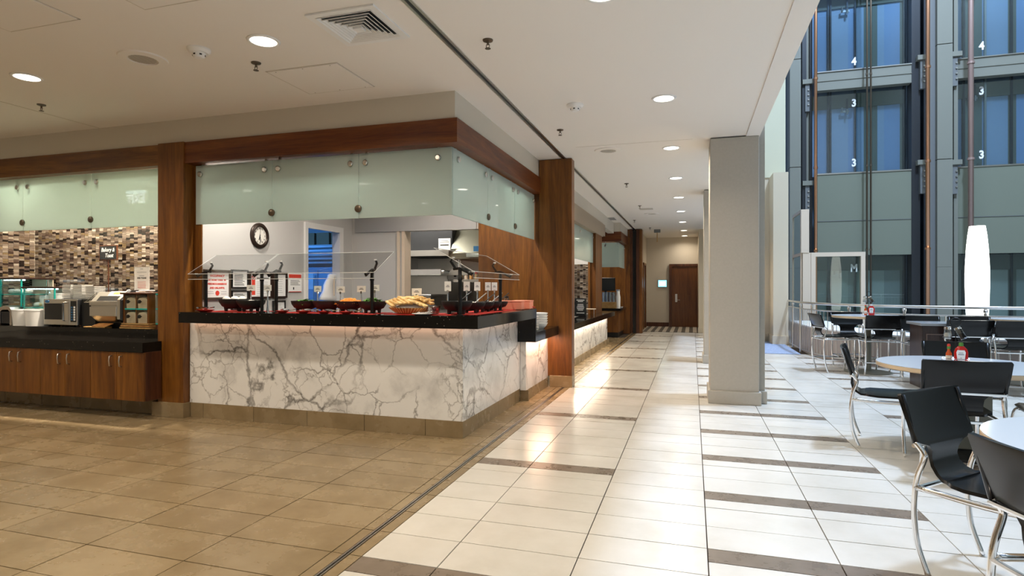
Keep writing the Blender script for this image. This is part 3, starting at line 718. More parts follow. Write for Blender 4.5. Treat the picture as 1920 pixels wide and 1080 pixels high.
MB().box(-1.87, -1.845, CY0, 6.4, 0.952, 0.962).build('led_strip', LED, t, o=o)
t = thing('granite_worktop', 'thick black granite buffet top with pale flecks', 'worktop', (-3.3, 5.0, 0.96)); o = t.location
b = MB(); b.prism([(-4.785, 4.53), (-1.682, 4.53), (-1.682, 6.43), (-2.62, 6.43), (-2.62, 5.04), (-4.757, 5.04), (-4.757, 4.795), (-4.785, 4.795)], 'z', 0.962, 1.066)
b.build('slab', GRAN, t, o=o)
MB().box(-1.90, -1.682, 6.395, 6.43, 0.69, 0.962).build('waterfall_end', GRAN, t, o=o)
t = thing('plate_ledge', 'low granite plate ledge on marble between buffet end and broad pillar', 'counter', (-1.9, 7.0, 0.7)); o = t.location
MB().box(-2.6, -1.682, 6.43, 7.57, 0.69, 0.80).build('ledge_slab', GRAN, t, o=o)
MB().box(-1.893, -1.825, 6.50, 6.53, 0.125, 0.69).build('marble_end', MARB, t, o=o)
MB().box(-2.4, -1.825, 6.53, 7.565, 0.125, 0.69).build('marble_front', MARB, t, o=o)
MB().box(-1.81, -1.78, 6.50, 7.54, 0.680, 0.689).build('led_strip', LEDW, t, o=o)
l = area('ledge_glow', (-1.75, 7.0, 0.675), (0, 0, 0), 0.05, 7, (1.0, 0.55, 0.35), 1.0)
l = area('counter_glow', (-3.3, 4.66, 0.95), (0, 0, 0), 2.9, 0.3, (1.0, 0.62, 0.42), 0.03)
area('second_counter_glow', (-1.80, 10.6, 0.645), (0, 0, 0), 0.05, 20, (1.0, 0.82, 0.62), 5.6)

TZ = 1.066
def guard(label, loc, rz, length, posts, ptop):
    t = thing('sneeze_guard', label, 'sneeze guard', loc, rz)
    # local: x along the pane, y away from the guests; bottom edge at y=0
    poly = [(0.0, 0.315), (0.005, 0.313), (0.007, 0.366), (0.355, 0.566), (0.352, 0.572), (0.0, 0.371)]
    MB().prism(poly, 'x', 0, length).build('acrylic_pane', GLASS, t)
    b = MB(); r = 0.0022
    for p, q in (((0, -0.001, 0.318), (length, -0.001, 0.318)), ((0, -0.002, 0.370), (length, -0.002, 0.370)), ((0, 0.354, 0.570), (length, 0.354, 0.570)), ((0, 0, 0.37), (0, 0.354, 0.570)), ((length, 0, 0.37), (length, 0.354, 0.570))): b.tube([p, q], r, 6)
    b.build('polished_edge', GLASSE, t)
    for i, x in enumerate(posts):
        MB().lathe([(0.032, 0), (0.032, 0.008), (0.016, 0.012), (0.016, 0.30), (0.020, 0.30), (0.020, 0.325), (0.016, 0.33), (0.016, ptop), (0, ptop)], (x, 0.16, 0), 16).build('post', BLACKM, t, 40)
        b = MB(); b.tube([(x, 0.10, ptop - 0.03), (x, 0.16, ptop + 0.0), (x, 0.22, ptop - 0.005)], 0.012, 8)
        b.tube([(x, 0.10, ptop - 0.03), (x, 0.055, ptop - 0.055), (x, 0.045, ptop - 0.035)], 0.011, 8)
        b.tube([(x, 0.20, ptop - 0.004), (x, 0.245, ptop + 0.06), (x, 0.225, ptop + 0.085)], 0.011, 8)
        b.build('bracket', BLACKM, t, True)
        MB().lathe([(0, 0), (0.014, 0), (0.014, 0.012), (0, 0.012)], (x, 0.222, ptop + 0.085), 12).lathe([(0, 0), (0.014, 0), (0.014, 0.012), (0, 0.012)], (x, 0.043, ptop - 0.034), 12).build('clamp_cap', WHITE, t)
    return t
guard('clear acrylic sneeze guard over left end of the buffet by walnut pillar', (-4.69, 4.55, TZ), 0, 0.77, (0.06, 0.73), 0.40)
guard('clear acrylic sneeze guard across the salad bowls on buffet front', (-3.935, 4.55, TZ), 0, 1.285, (0.14, 1.17), 0.40)
guard('clear acrylic sneeze guard along the corridor side over black dressing bowls', (-1.715, 4.52, TZ), R(90), 1.33, (0.10, 1.19), 0.40)

def bowl(x, y, z, r, label, group='black stone bowls on the buffet'):
    t = thing('stone_bowl', label, 'bowl', (x, y, z), random.uniform(0, 2), group)
    h = r * 0.82
    prof = [(0, 0.022), (r * .45, 0.026), (r * .78, h * .42), (r * .95, h * .74), (r, h), (r * .94, h), (r * .86, h * .72), (r * .5, h * .42), (0, h * .36)]
    MB().lathe(prof, n=28).build('basin', CHAR, t, 50)
    for k in range(3):
        a = k * 2.094 + 0.4; MB().lathe([(0, 0), (0.014, 0), (0.022, 0.05), (0, 0.06)], (r * .52 * math.cos(a), r * .52 * math.sin(a), 0), 8).build('foot', CHAR, t)
    return t, h
def heap(name, label, x, y, z, r, h, n, mats, kind, size):
    bs = [MB() for _ in mats]
    for i in range(n):
        a = random.uniform(0, 6.28); q = r * math.sqrt(random.random()); zz = z + h * (1 - (q / r) ** 2) * random.uniform(0.75, 1.05)
        b = random.choice(bs); X, Y = x + q * math.cos(a), y + q * math.sin(a); th = random.uniform(0, 3.14); L = size * random.uniform(.6, 1.3)
        dx, dy, dz = L * math.cos(th), L * math.sin(th), random.uniform(-.4, .5) * L
        if kind == 'leaf':
            nx, ny = -math.sin(th) * L * .45, math.cos(th) * L * .45
            b.add([(X - dx, Y - dy, zz - dz), (X + nx, Y + ny, zz + L * .25), (X + dx, Y + dy, zz + dz), (X - nx, Y - ny, zz + L * .2), (X, Y, zz - L * .08)], [(0, 1, 4), (1, 2, 4), (2, 3, 4), (3, 0, 4)])
        else:
            b.tube([(X - dx, Y - dy, zz - dz), (X, Y, zz + L * .2), (X + dx, Y + dy, zz + dz)], size * .13, 4)
    root = thing(name, label, 'food', (x, y, z)); root['kind'] = 'stuff'
    MB().lathe([(r * 1.02, -0.012), (r * .8, h * .35), (0, h * .8)], (x, y, z), 18).build('heap_base', mats[0], root, True, o=(x, y, z), kind='stuff')
    for b, m in zip(bs, mats):
        if b.v: b.build('pieces', m, root, o=(x, y, z), kind='stuff')
def card(x, y, z, label, rz=0.0, w=0.092, h=0.058, zc=0.20):
    t = thing('menu_card', label, 'sign', (x, y, z), rz, 'food name cards on the buffet')
    MB().box(-w / 2, w / 2, -0.0012, 0.0012, zc - h / 2, zc + h / 2).build('card', PAPER, t)
    b = MB(); b.box(-w * .16, w * .16, -0.0018, -0.0012, zc + 0.006, zc + 0.010).box(-w * .26, w * .26, -0.0018, -0.0012, zc - 0.006, zc - 0.001); b.build('print', INK, t)
    b = MB(); b.lathe([(0, 0), (0.016, 0), (0.008, 0.05), (0.005, zc - h / 2 - 0.012), (0, zc - h / 2 - 0.012)], n=10); b.box(-0.008, 0.008, -0.006, 0.006, zc - h / 2 - 0.016, zc - h / 2 + 0.008); b.build('clip_stand', CHROME, t, 40)
def tongs(x, y, z, rz, label):
    t = thing('tongs', label, 'tongs', (x, y, z), rz, 'steel tongs resting before the bowls')
    for s_ in (-1, 1):
        MB().slab([[(0.0 + k * 0.022, s_ * (0.006 + 0.0045 * k) - 0.011, 0.010 + 0.004 * math.sin(k)), (0.0 + k * 0.022, s_ * (0.006 + 0.0045 * k) + 0.011, 0.016 + 0.004 * math.sin(k))] for k in range(8)], 0.006).build('arm', CHROME, t)
    MB().lathe([(0, -0.008), (0.014, -0.006), (0.014, 0.006), (0, 0.008)], (0, 0, 0.012), 12).build('hinge', CHROME, t)
def dish(x, y, z, label, r=0.07):
    t = thing('spoon_rest', label, 'dish', (x, y, z), 0, 'small red dishes on the buffet')
    MB().lathe([(0, 0.004), (r * .5, 0.0), (r * .95, 0.016), (r, 0.022), (r * .9, 0.020), (0, 0.008)], n=22, sy=0.62).build('dish_body', RED, t, 50)
# red runners below the bowls
for (x0, x1, y0, y1, lb) in ((-4.62, -4.05, 4.62, 4.98, 'red runner cloth below the egg bowls'), (-3.72, -2.70, 4.60, 4.98, 'long red runner cloth below the salad bowls'), (-2.62, -1.98, 4.66, 5.0, 'red runner cloth below the bread bowl'), (-2.12, -1.80, 4.80, 6.2, 'red runner cloth along the corridor side of the buffet')):
    ob = MB().box(x0, x1, y0, y1, TZ, TZ + 0.003).build('runner_cloth', REDM); tag(ob, lb, 'cloth')
# left end
bz = TZ + 0.003
_, h = bowl(-4.36, 4.80, bz, 0.15, 'left black stone bowl full of white eggs at left end of buffet')
for k, (dx, dy) in enumerate(((-0.075, -0.03), (-0.02, 0.03), (0.035, -0.045), (0.07, 0.02))):
    ob = MB().ball((0, 0, 0), 0.034, 14, 8, 1.0, 1.25, 1.0).build('boiled_egg', EGG, None, True, world=(-4.36 + dx, 4.80 + dy, bz + h * 0.82 + 0.015)); tag(ob, 'peeled white egg heaped in the left stone bowl, %s from the left' % ORDN[k], 'egg', 'eggs in the left bowl')
_, h2 = bowl(-4.13, 4.76, bz, 0.135, 'second black stone bowl from the walnut pillar, beside the eggs')
heap('cottage_cheese', 'white cheese filling the second stone bowl', -4.13, 4.76, bz + h2 * .74, 0.10, 0.03, 60, [EGG], 'leaf', 0.018)
dish(-4.57, 4.64, TZ, 'small dark red dish under tongs at far left of buffet', 0.10)
tongs(-4.66, 4.64, TZ + 0.028, 0.05, 'steel tongs lying on the leftmost dish')
card(-4.235, 4.88, TZ, 'name card standing behind the egg bowl', 0.1, zc=0.235); card(-4.05, 4.90, TZ, 'name card right of the cottage cheese bowl', -0.05, zc=0.235)
# salads
SAL = [(-3.56, 'black stone bowl of green leaves behind the salad guard'), (-3.32, 'black stone bowl with dark contents between greens and carrots'), (-3.08, 'black stone bowl of shredded orange carrot'), (-2.83, 'black stone bowl of mixed salad leaves beside the guard post')]
for i, (x, lb) in enumerate(SAL):
    _, h = bowl(x, 4.83, bz, 0.132, lb); z = bz + h * .74
    if i == 0: heap('green_leaves', 'heap of green spinach leaves in the first salad bowl', x, 4.83, z, 0.112, 0.04, 110, [GREEN, GREEND], 'leaf', 0.024)
    if i == 1: heap('dark_olives', 'dark olives and leaves in the second salad bowl', x, 4.83, z - 0.01, 0.108, 0.015, 80, [GREEND, CHAR], 'leaf', 0.016)
    if i == 2: heap('grated_carrot', 'heap of grated orange carrot', x, 4.83, z, 0.112, 0.05, 170, [CARROT], 'shred', 0.022)
    if i == 3: heap('mixed_leaves', 'heap of green and purple salad leaves', x, 4.83, z, 0.112, 0.055, 130, [GREEN, GREEN, PURP, GREEND], 'leaf', 0.026)
for i, x in enumerate((-3.64, -3.41, -3.19, -2.96)):
    pos = ['first', 'second', 'third', 'fourth'][i]
    dish(x, 4.60, bz, '%s small red dish in front of the salad bowls, counted from the left' % pos)
    tongs(x + 0.01, 4.585, bz + 0.02, -0.35, '%s pair of crimped steel tongs before the salad bowls' % pos)
for i, (x, z) in enumerate(((-3.47, 0.225), (-3.215, 0.22), (-2.99, 0.225), (-2.845, 0.235))):
    card(x, 4.90, TZ, ['name card behind the spinach bowl', 'name card behind the dark olive bowl', 'name card behind the carrot bowl', 'name card behind the mixed leaf bowl'][i], (-0.15, 0, 0, 0)[i], zc=z)
# bread basket
t = thing('bread_basket', 'shallow oval basket heaped with golden bread sticks', 'basket', (-2.43, 4.80, bz))
MB().lathe([(0, 0.004), (0.10, 0.0), (0.165, 0.045), (0.175, 0.055), (0.16, 0.05), (0, 0.012)], n=32, sx=1.15, sy=0.72).build('basket_body', mat('straw_weave', (0.50, 0.22, 0.06), 0.7), t, 50)
b = MB()
for k in range(40):
    a = k * 2 * math.pi / 40; b.tube([(0.12 * 1.15 * math.cos(a), 0.12 * .72 * math.sin(a), 0.010), (0.178 * 1.15 * math.cos(a + .08), 0.178 * .72 * math.sin(a + .08), 0.056)], 0.004, 5)
b.build('weave_ribs', BREAD, t, kind='stuff')
MB().lathe([(0, 0.05), (0.15, 0.05), (0.07, 0.085), (0, 0.095)], n=24, sx=1.12, sy=0.68).build('napkin_lining', CLOTH, t, True)
for k in range(27):
    row, q = divmod(k, 9); a = -0.155 + 0.31 * q / 8.0 + (0.02 if row == 1 else 0)
    zz = 0.072 + (0.012, 0.034, 0.030)[row] + 0.034 * (1 - (a / 0.17) ** 2)
    ob = MB().box(-0.024, 0.024, -0.075, 0.075, -0.009, 0.009, 0.004).build('bread_stick', BREAD, None, 30, world=(-2.43 + a, (4.725, 4.785, 4.85)[row], bz + zz))
    ob.rotation_euler = (R((14, 4, -14)[row] + random.uniform(-6, 6)), R(random.uniform(-12, 12)), R(random.uniform(48, 68))); tag(ob, 'golden flat bread stick in the %s row of the oval basket, %s from the left' % (('front', 'middle', 'rear')[row], ORDN[q]), 'bread', 'bread sticks in the basket')
card(-2.43, 4.93, TZ, 'large name card behind the bread basket', 0, 0.10, 0.062, 0.20)
t = thing('dip_bowl', 'small glass bowl of dark red relish beside the bread', 'bowl', (-2.165, 4.72, bz))
MB().lathe([(0.03, 0), (0.045, 0.004), (0.062, 0.05), (0.066, 0.075), (0.062, 0.075), (0.057, 0.05), (0.04, 0.012), (0, 0.010)], n=22).build('bowl_body', GLASSJ, t, 50)
heap('red_relish', 'dark red relish in the small glass bowl', -2.165, 4.72, bz + 0.045, 0.05, 0.02, 50, [mat('dark_red_relish', (0.16, 0.01, 0.015), 0.35), RED], 'leaf', 0.014)
t = thing('saucer', 'pale saucer with steel spoon beneath the relish bowl', 'dish', (-2.235, 4.64, TZ))
MB().lathe([(0, 0.004), (0.05, 0.0), (0.09, 0.012), (0.088, 0.015), (0, 0.007)], n=24).build('plate', CHINA, t, 50)
MB().tube([(-0.05, -0.01, 0.018), (0.02, 0, 0.022), (0.08, 0.02, 0.03)], [0.010, 0.004, 0.006], 8).build('spoon', CHROME, t, True)
t = thing('jam_tin', 'small steel tin behind the relish bowl', 'container', (-2.27, 4.88, bz))
MB().lathe([(0, 0), (0.05, 0), (0.052, 0.075), (0.047, 0.075), (0.046, 0.01), (0, 0.01)], n=20).build('tin', STEEL, t, 40)
# dressings along the side
DR = [(-2.00, 4.86, 0.140, 'largest black dressing bowl at the corner of the buffet'), (-1.955, 5.14, 0.118, 'second black dressing bowl along the corridor side'), (-1.95, 5.39, 0.115, 'third black dressing bowl along the corridor side'), (-1.955, 5.63, 0.115, 'fourth black dressing bowl along the corridor side'), (-1.955, 5.86, 0.11, 'last black dressing bowl, next to the salmon boxes')]
for i, (x, y, r, lb) in enumerate(DR):
    _, h = bowl(x, y, bz, r, lb)
    MB_ = MB().lathe([(r * .86, 0), (r * .5, 0.006), (0, 0.004)], n=20)
    ob = MB_.build('dressing', [mat('cream_dressing', (0.70, 0.56, 0.36), 0.3), SAUCE, EGG, CRUST, RED][i], None, True, world=(x, y, bz + h * .78)); tag(ob, ['cream dressing in the largest corner bowl', 'orange dressing in the second side bowl', 'white dressing in the third side bowl', 'brown dressing in the fourth side bowl', 'red dressing in the last side bowl'][i], 'food', kind='stuff')
    t = thing('ladle', ['long ladle in the largest corner bowl', 'ladle in the second side bowl', 'ladle in the third side bowl', 'ladle in the fourth side bowl', 'ladle in the last side bowl'][i], 'ladle', (x, y, bz + h * .8), 0, 'ladles in the dressing bowls')
    MB().ball((0, 0, 0.004), 0.022, 12, 6).build('scoop', NICK if i % 2 else BLACK, t, True)
    MB().tube([(0, 0, 0.0), (0.02, 0.04, 0.03), (0.07, 0.17, 0.105)], 0.0055, 8).build('handle', NICK if i % 2 else BLACK, t, True)
for i, (x, y) in enumerate(((-2.12, 4.93), (-2.05, 5.22), (-2.04, 5.48), (-2.04, 5.80), (-2.03, 5.98))):
    card(x, y, TZ, ['upright name card behind the largest corner bowl', 'upright name card behind the second dressing bowl', 'upright name card behind the third dressing bowl', 'upright name card behind the fourth dressing bowl', 'upright name card behind the last dressing bowl'][i], 0.25, 0.060, 0.088, 0.25)
for i, (x0, y0, w, d, lb) in enumerate(((-1.98, 6.02, 0.24, 0.12, 'front salmon plastic box at the end of the buffet'), (-1.90, 6.20, 0.20, 0.16, 'rear salmon plastic box at the end of the buffet'))):
    t = thing('plastic_box', lb, 'box', (x0, y0, TZ))
    MB().box(0, w, 0, d, 0, 0.095, 0.006).build('box_body', SALMON, t); MB().box(-0.004, w + 0.004, -0.004, d + 0.004, 0.085, 0.098, 0.003).build('rim', SALMON, t)
ob = MB().slab([[(k * 0.03, -0.06 + 0.01 * math.sin(k), 0.004 + 0.022 * math.sin(k * .55) ** 2), (k * 0.03, 0.06, 0.004 + 0.016 * math.sin(k * .5) ** 2)] for k in range(9)], 0.005).build('red_napkin', REDM, None, True, world=(-1.93, 6.36, TZ + 0.004)); tag(ob, 'crumpled red napkin at the very end of the buffet', 'napkin')
for i, (x, y) in enumerate(((-2.07, 6.2), (-2.0, 6.32))):
    t = thing('condiment_jar', ['small glass jar with dark lid behind the salmon boxes', 'second glass jar with dark lid against the timber wall'][i], 'jar', (x, y, TZ))
    MB().lathe([(0, 0), (0.028, 0), (0.030, 0.10), (0.02, 0.12), (0, 0.12)], n=14).build('jar_body', GLASSJ, t, 40); MB().lathe([(0, 0.12), (0.022, 0.12), (0.022, 0.145), (0, 0.145)], n=14).build('lid', CHAR, t)
# plates on the ledge
for k in range(9):
    ob = MB().lathe([(0, 0.003), (0.07, 0.0), (0.125, 0.013), (0.13, 0.017), (0.12, 0.014), (0, 0.007)], n=28).build('dinner_plate', CHINA, None, 50, world=(-1.83, 6.60, 0.800 + k * 0.019)) if k == 0 else None
    if k == 0: pl0 = ob
    else: ob = pl0.copy(); C.objects.link(ob); ob.location = (-1.83, 6.60, 0.800 + k * 0.019)
    tag(ob, 'white dinner plate on the low granite ledge, %s of its stack' % ORD[k], 'plate', 'plates stacked on the ledge')
for k in range(5):
    ob = MB().prism([(-0.095, -0.095), (0.095, -0.095), (0.095, 0.095), (-0.095, 0.095)], 'z', 0, 0.003) if False else MB()
    prof = [(0, 0.004), (0.085, 0.0), (0.12, 0.040), (0.135, 0.072), (0.130, 0.074), (0.11, 0.042), (0, 0.010)]
    if k == 0: bw0 = MB().lathe(prof, n=28).build('soup_bowl', CHINA, None, 50, world=(-1.84, 7.06, 0.800)); ob = bw0
    else: ob = bw0.copy(); C.objects.link(ob); ob.location = (-1.84, 7.06, 0.800 + k * 0.030)
    tag(ob, 'white soup bowl beside the dinner plates, %s of its stack' % (ORD[k] if k < 4 else 'topmost'), 'bowl', 'soup bowls stacked on the ledge')

# ---------------------------------------------------------------- wall clock, notices, store room
t = thing('wall_clock', 'round dark bronze clock with cream dial on the grey wall', 'clock', (-4.76, 5.615, 1.90))
MB().lathe([(0.147, 0), (0.147, 0.014), (0.138, 0.024), (0.128, 0.020), (0.120, 0.030), (0.103, 0.024), (0.103, 0.004)], n=48, axis='x').build('case', mat('clock_bronze', (0.035, 0.022, 0.016), 0.3, metal=0.4), t, True)
MB().lathe([(0, 0.010), (0.104, 0.010), (0.104, 0.004), (0, 0.004)], n=40, axis='x').build('dial', CLOCKF, t)
for k in range(12):
    a = R(90 - 30 * (k + 1)); text('numeral', str(k + 1), 0.026, (0.0108, 0.083 * math.cos(a), 0.083 * math.sin(a)), '+x', INK, t, bold=0.0006)
for a, L, w in ((-108, 0.050, 0.005), (-78, 0.074, 0.0035)):
    dy, dz = math.cos(R(a)), math.sin(R(a))
    MB().tube([(0.014, -0.012 * dy, -0.012 * dz), (0.014, L * dy, L * dz)], w, 6).build('hand', INK, t)
MB().tube([(0.012, 0, 0), (0.012, 0.010, 0.072)], 0.002, 6).build('hand', INK, t)
def frame(label, y0, y1, z0, z1, w=0.022, m=BRONZE, cat='notice', name='framed_notice'):
    t = thing(name, label, cat, (-4.755, (y0 + y1) / 2, (z0 + z1) / 2)); X = 0.0
    hy, hz = (y1 - y0) / 2, (z1 - z0) / 2
    if w > 0:
        b = MB(); b.box(0, 0.02, -hy, hy, hz - w, hz).box(0, 0.02, -hy, hy, -hz, -hz + w).box(0, 0.02, -hy, -hy + w, -hz + w, hz - w).box(0, 0.02, hy - w, hy, -hz + w, hz - w); b.build('frame', m, t)
    MB().box(0, 0.008, -hy + w, hy - w, -hz + w, hz - w).build('sheet', PAPER, t)
    return t, hy - w, hz - w
def lines(t, y0, y1, zs, m=GREYINK, h=0.004, x=0.0086, rag=0.25):
    b = MB()
    for z in zs: b.box(0.0078, x, y0, y1 - (y1 - y0) * random.uniform(0, rag), z - h / 2, z + h / 2)
    b.build('small_print', m, t)
t, hy, hz = frame('framed occupancy notice in red letters, nearest the walnut pillar', 4.80, 5.16, 1.18, 1.49, 0.022, BRONZE)
for k, (s_, sz, kx) in enumerate((('OCCUPANCY', 0.030, 1.05), ('BY MORE THAN  90', 0.027, 0.98), ('PERSONS IS DANGEROUS', 0.027, 0.82), ('AND UNLAWFUL', 0.027, 0.95))):
    text('red_lettering', s_, sz, (0.0085, 0, hz - 0.042 - 0.042 * k), '+x', REDINK, t, kx=kx, bold=0.0012)
MB().lathe([(0, 0), (0.026, 0), (0.026, 0.002), (0, 0.002)], (0.008, 0, -hz + 0.045), 20, 'x').build('red_seal', REDINK, t)
lines(t, -hy + .02, -0.04, (-hz + .06, -hz + .04)); lines(t, 0.05, hy - .02, (-hz + .06, -hz + .035))
t, hy, hz = frame('upper certificate in slim black frame beside occupancy notice', 5.175, 5.42, 1.30, 1.50, 0.012, BLACK)
lines(t, -hy + .03, hy - .03, [hz - .03 - .014 * k for k in range(10)], INK, 0.006)
t, hy, hz = frame('lower certificate in slim black frame beside occupancy notice', 5.175, 5.42, 1.06, 1.275, 0.012, BLACK)
lines(t, -hy + .03, hy - .03, [hz - .03 - .014 * k for k in range(10)], INK, 0.006)
t, hy, hz = frame('certificate with tall red bar in dark frame, middle of the wall', 5.44, 5.81, 1.18, 1.49, 0.022, WESP)
MB().box(0.0078, 0.009, -hy + 0.02, -hy + 0.075, -hz + 0.02, hz - 0.03).build('red_bar', REDINK, t); text('initial', 'O', 0.05, (0.0095, -hy + 0.047, hz - 0.06), '+x', PAPER, t, bold=0.001)
MB().box(0.0078, 0.0088, -hy + .10, hy - .03, hz - .065, hz - .05).build('title_line', INK, t); lines(t, -hy + .10, hy - .02, [hz - .10 - .022 * k for k in range(8)])
t, hy, hz = frame('tall certificate in dark frame left of the red-headed notice', 5.83, 6.08, 1.18, 1.49, 0.022, WESP); lines(t, -hy + .03, hy - .03, [hz - .04 - .026 * k for k in range(8)])
t, hy, hz = frame('small lower certificate in black frame partly behind guard post', 5.83, 6.05, 0.96, 1.15, 0.014, BLACK); lines(t, -hy + .03, hy - .03, [hz - .03 - .02 * k for k in range(5)])
t, hy, hz = frame('unframed sheet with red header band next to the store door', 6.11, 6.37, 1.25, 1.48, 0.0, PAPER)
MB().box(0.0078, 0.0088, -hy + .01, hy - .01, hz - .055, hz - .01).build('red_header', REDINK, t); lines(t, -hy + .04, hy - .03, [hz - .085 - .014 * k for k in range(5)], INK, 0.005)
MB().box(0.0078, 0.0088, -0.04, -0.02, -hz + .03, -hz + .06).build('icon', INK, t); MB().box(0.0078, 0.0088, -hy + .01, hy - .01, -hz, -hz + .008).build('red_footer', REDINK, t)
# store room seen through the door
t = thing('cold_cabinet', 'tall steel cold cabinet doors lit blue in the store room', 'cabinet', (-6.0, 8.4, 0))
BST = mat('blue_lit_door_enamel', (0.45, 0.55, 0.65), 0.3, metal=0.2)
MB().box(-0.60, 0.70, -0.1, 0.6, 0, 1.64, 0.01).build('cabinet_body', BST, t); MB().box(-0.56, 0.13, -0.125, -0.1, 0.1, 1.60, 0.006).build('door', BST, t); MB().box(0.17, 0.68, -0.125, -0.1, 0.1, 1.60, 0.006).build('door', BST, t)
MB().tube([(0.10, -0.13, 0.8), (0.10, -0.17, 0.85), (0.10, -0.17, 1.45), (0.10, -0.13, 1.5)], 0.012).build('handle', CHROME, t)
t = thing('wire_shelf', 'chrome slatted shelf above the cold cabinet', 'shelf', (-6.0, 8.4, 1.66))
for k in range(5): MB().box(-0.6, 0.62, -0.12, -0.10, 0.04 + k * 0.065, 0.04 + k * 0.065 + 0.03).build('rail', CHROME, t)
for x in (-0.6, 0.62): MB().box(x, x + 0.03, -0.12, 0.5, -0.015, 0.36).build('upright', CHROME, t)
MB().box(-0.6, 0.62, -0.10, 0.5, 0.33, 0.35).build('board', STEEL, t)
for k in range(3):
    ob = MB().box(-0.12, 0.12, -0.1, 0.1, 0, 0.20, 0.003).build('carton', CARD, None, world=(-6.1 + 0.28 * k, 8.45, 2.012)); tag(ob, 'brown cardboard carton on the store room shelf, %s from the left' % ORDN[k], 'box', 'cartons on the store shelf')
ob = MB().slab([[(0.012 * math.sin(k * 1.7), -0.02 - 0.028 * k, -0.05 * k), (0.015 * math.sin(k + 1), 0.05 - 0.012 * k, -0.052 * k), (0.01 * math.cos(k), 0.12, -0.055 * k)] for k in range(8)], 0.04).build('white_coat', CLOTH, None, True, world=(-4.815, 7.07, 1.49)); tag(ob, 'white cotton coat hanging inside the store doorway', 'coat')
MB().box(0.022, 0.032, 0.06, 0.075, -0.30, -0.02).build('pocket_trim', CREAM, ob)
ob = MB().box(-0.075, 0.075, -0.002, 0.002, -0.13, 0.13).build('door_notice', PAPER, None, world=(-6.02, 8.272, 1.41)); tag(ob, 'white sheet taped to the blue lit cabinet door', 'notice')

# ---------------------------------------------------------------- kitchen
t = thing('exhaust_hood', 'stainless exhaust hood above the kitchen range', 'hood', (-3.5, 9.0, 1.75))
MB().prism([(-0.55, 0.0), (-0.55, 0.09), (-0.2, 0.55), (1.1, 0.55), (1.1, 0.0)], 'x', -0.1, 0.95).build('canopy', STEELK, t); MB().box(-1.4, -0.105, -0.45, 1.1, 0.10, 0.55).build('canopy_left', STEELD, t)
MB().box(-1.4, -0.1, -0.60, -0.45, 0.05, 0.14).build('drip_rail', STEEL, t)
MB().box(0.2, 0.95, -0.62, -0.56, 0.02, 0.08).build('front_lip', CHROME, t)
ob = MB().box(-0.10, 0.10, -0.003, 0.003, -0.09, 0.09).build('hood_notice', PAPER, None, world=(-3.68, 8.43, 1.98)); tag(ob, 'white printed notice hung on the exhaust hood', 'notice')
t = ob; MB().box(-0.07, 0.07, -0.005, -0.003, -0.02, -0.005).build('print', INK, t); MB().box(-0.08, 0.08, -0.005, -0.003, 0.03, 0.036).build('print', GREYINK, t); MB().box(-0.06, 0.06, -0.005, -0.003, 0.05, 0.056).build('print', GREYINK, t)
ob = MB().box(-0.05, 0.05, -0.004, 0.004, -0.04, 0.04).build('blue_sticker', BLUEP, None, world=(-3.15, 8.43, 1.90)); tag(ob, 'small blue label on the hood front', 'label')
t = thing('heat_lamp', 'stainless heat lamp shade hanging at the pass', 'lamp', (-3.50, 8.62, 1.50)); MB().prism([(-0.17, 0), (-0.17, 0.03), (-0.07, 0.11), (0.07, 0.11), (0.17, 0.03), (0.17, 0)], 'y', -0.1, 0.1).build('shade', STEEL, t); MB().cyl((0, 0, 0.11), (0, 0, 0.26), 0.03, 12).build('stem', CHROME, t)
t = thing('pass_shelf', 'long stainless pass shelf at left of the kitchen', 'shelf', (-4.2, 8.6, 1.52)); MB().box(-0.75, 0.55, -0.25, 0.25, 0, 0.05, 0.008).build('shelf_board', STEEL, t); MB().box(-0.75, 0.50, -0.26, -0.25, -0.02, 0.07, 0.004).build('front_edge', CHROME, t)
t = thing('prep_bench', 'stainless prep bench with splash panel at left of kitchen', 'bench', (-4.3, 8.7, 0)); MB().box(-0.6, 0.45, -0.4, 0.3, 1.16, 1.20, 0.006).build('bench_top', STEEL, t); MB().box(-0.58, 0.43, -0.36, 0.26, 0.05, 1.155).build('front_panel', STEEL, t); MB().box(-0.6, 0.45, 0.26, 0.3, 1.2, 1.5).build('splash_panel', STEEL, t)
t = thing('cooking_range', 'black topped range below the hood', 'range', (-3.3, 9.3, 0)); MB().box(-0.5, 0.6, -0.4, 0.5, 0, 0.90, 0.01).build('range_body', BLACK, t); MB().box(-0.5, 0.6, 0.4, 0.5, 0.9, 1.4).build('back_guard', STEEL, t)
t = thing('control_box', 'white control box with dial beside the spice shelf', 'switch box', (-3.7, 9.0, 1.50)); MB().box(-0.17, 0.17, -0.04, 0.04, -0.06, 0.06, 0.005).build('housing', WHITE, t); MB().lathe([(0, 0), (0.02, 0), (0.02, 0.02), (0, 0.02)], (-0.02, -0.04, 0), 14, 'y').build('dial', BLACK, t)
t = thing('spice_shelf', 'narrow steel spice shelf under the hood', 'shelf', (-3.2, 8.55, 1.42)); MB().box(-0.35, 0.4, -0.08, 0.08, -0.03, 0, 0.003).build('shelf_board', STEEL, t); MB().box(-0.35, 0.4, -0.085, -0.08, -0.03, 0.015).build('lip', STEEL, t)
for x in (-0.34, 0.39): MB().cyl((x, 0.06, -0.02), (x, 0.06, 0.335), 0.006, 8).build('hanger_rod', NICK, t)
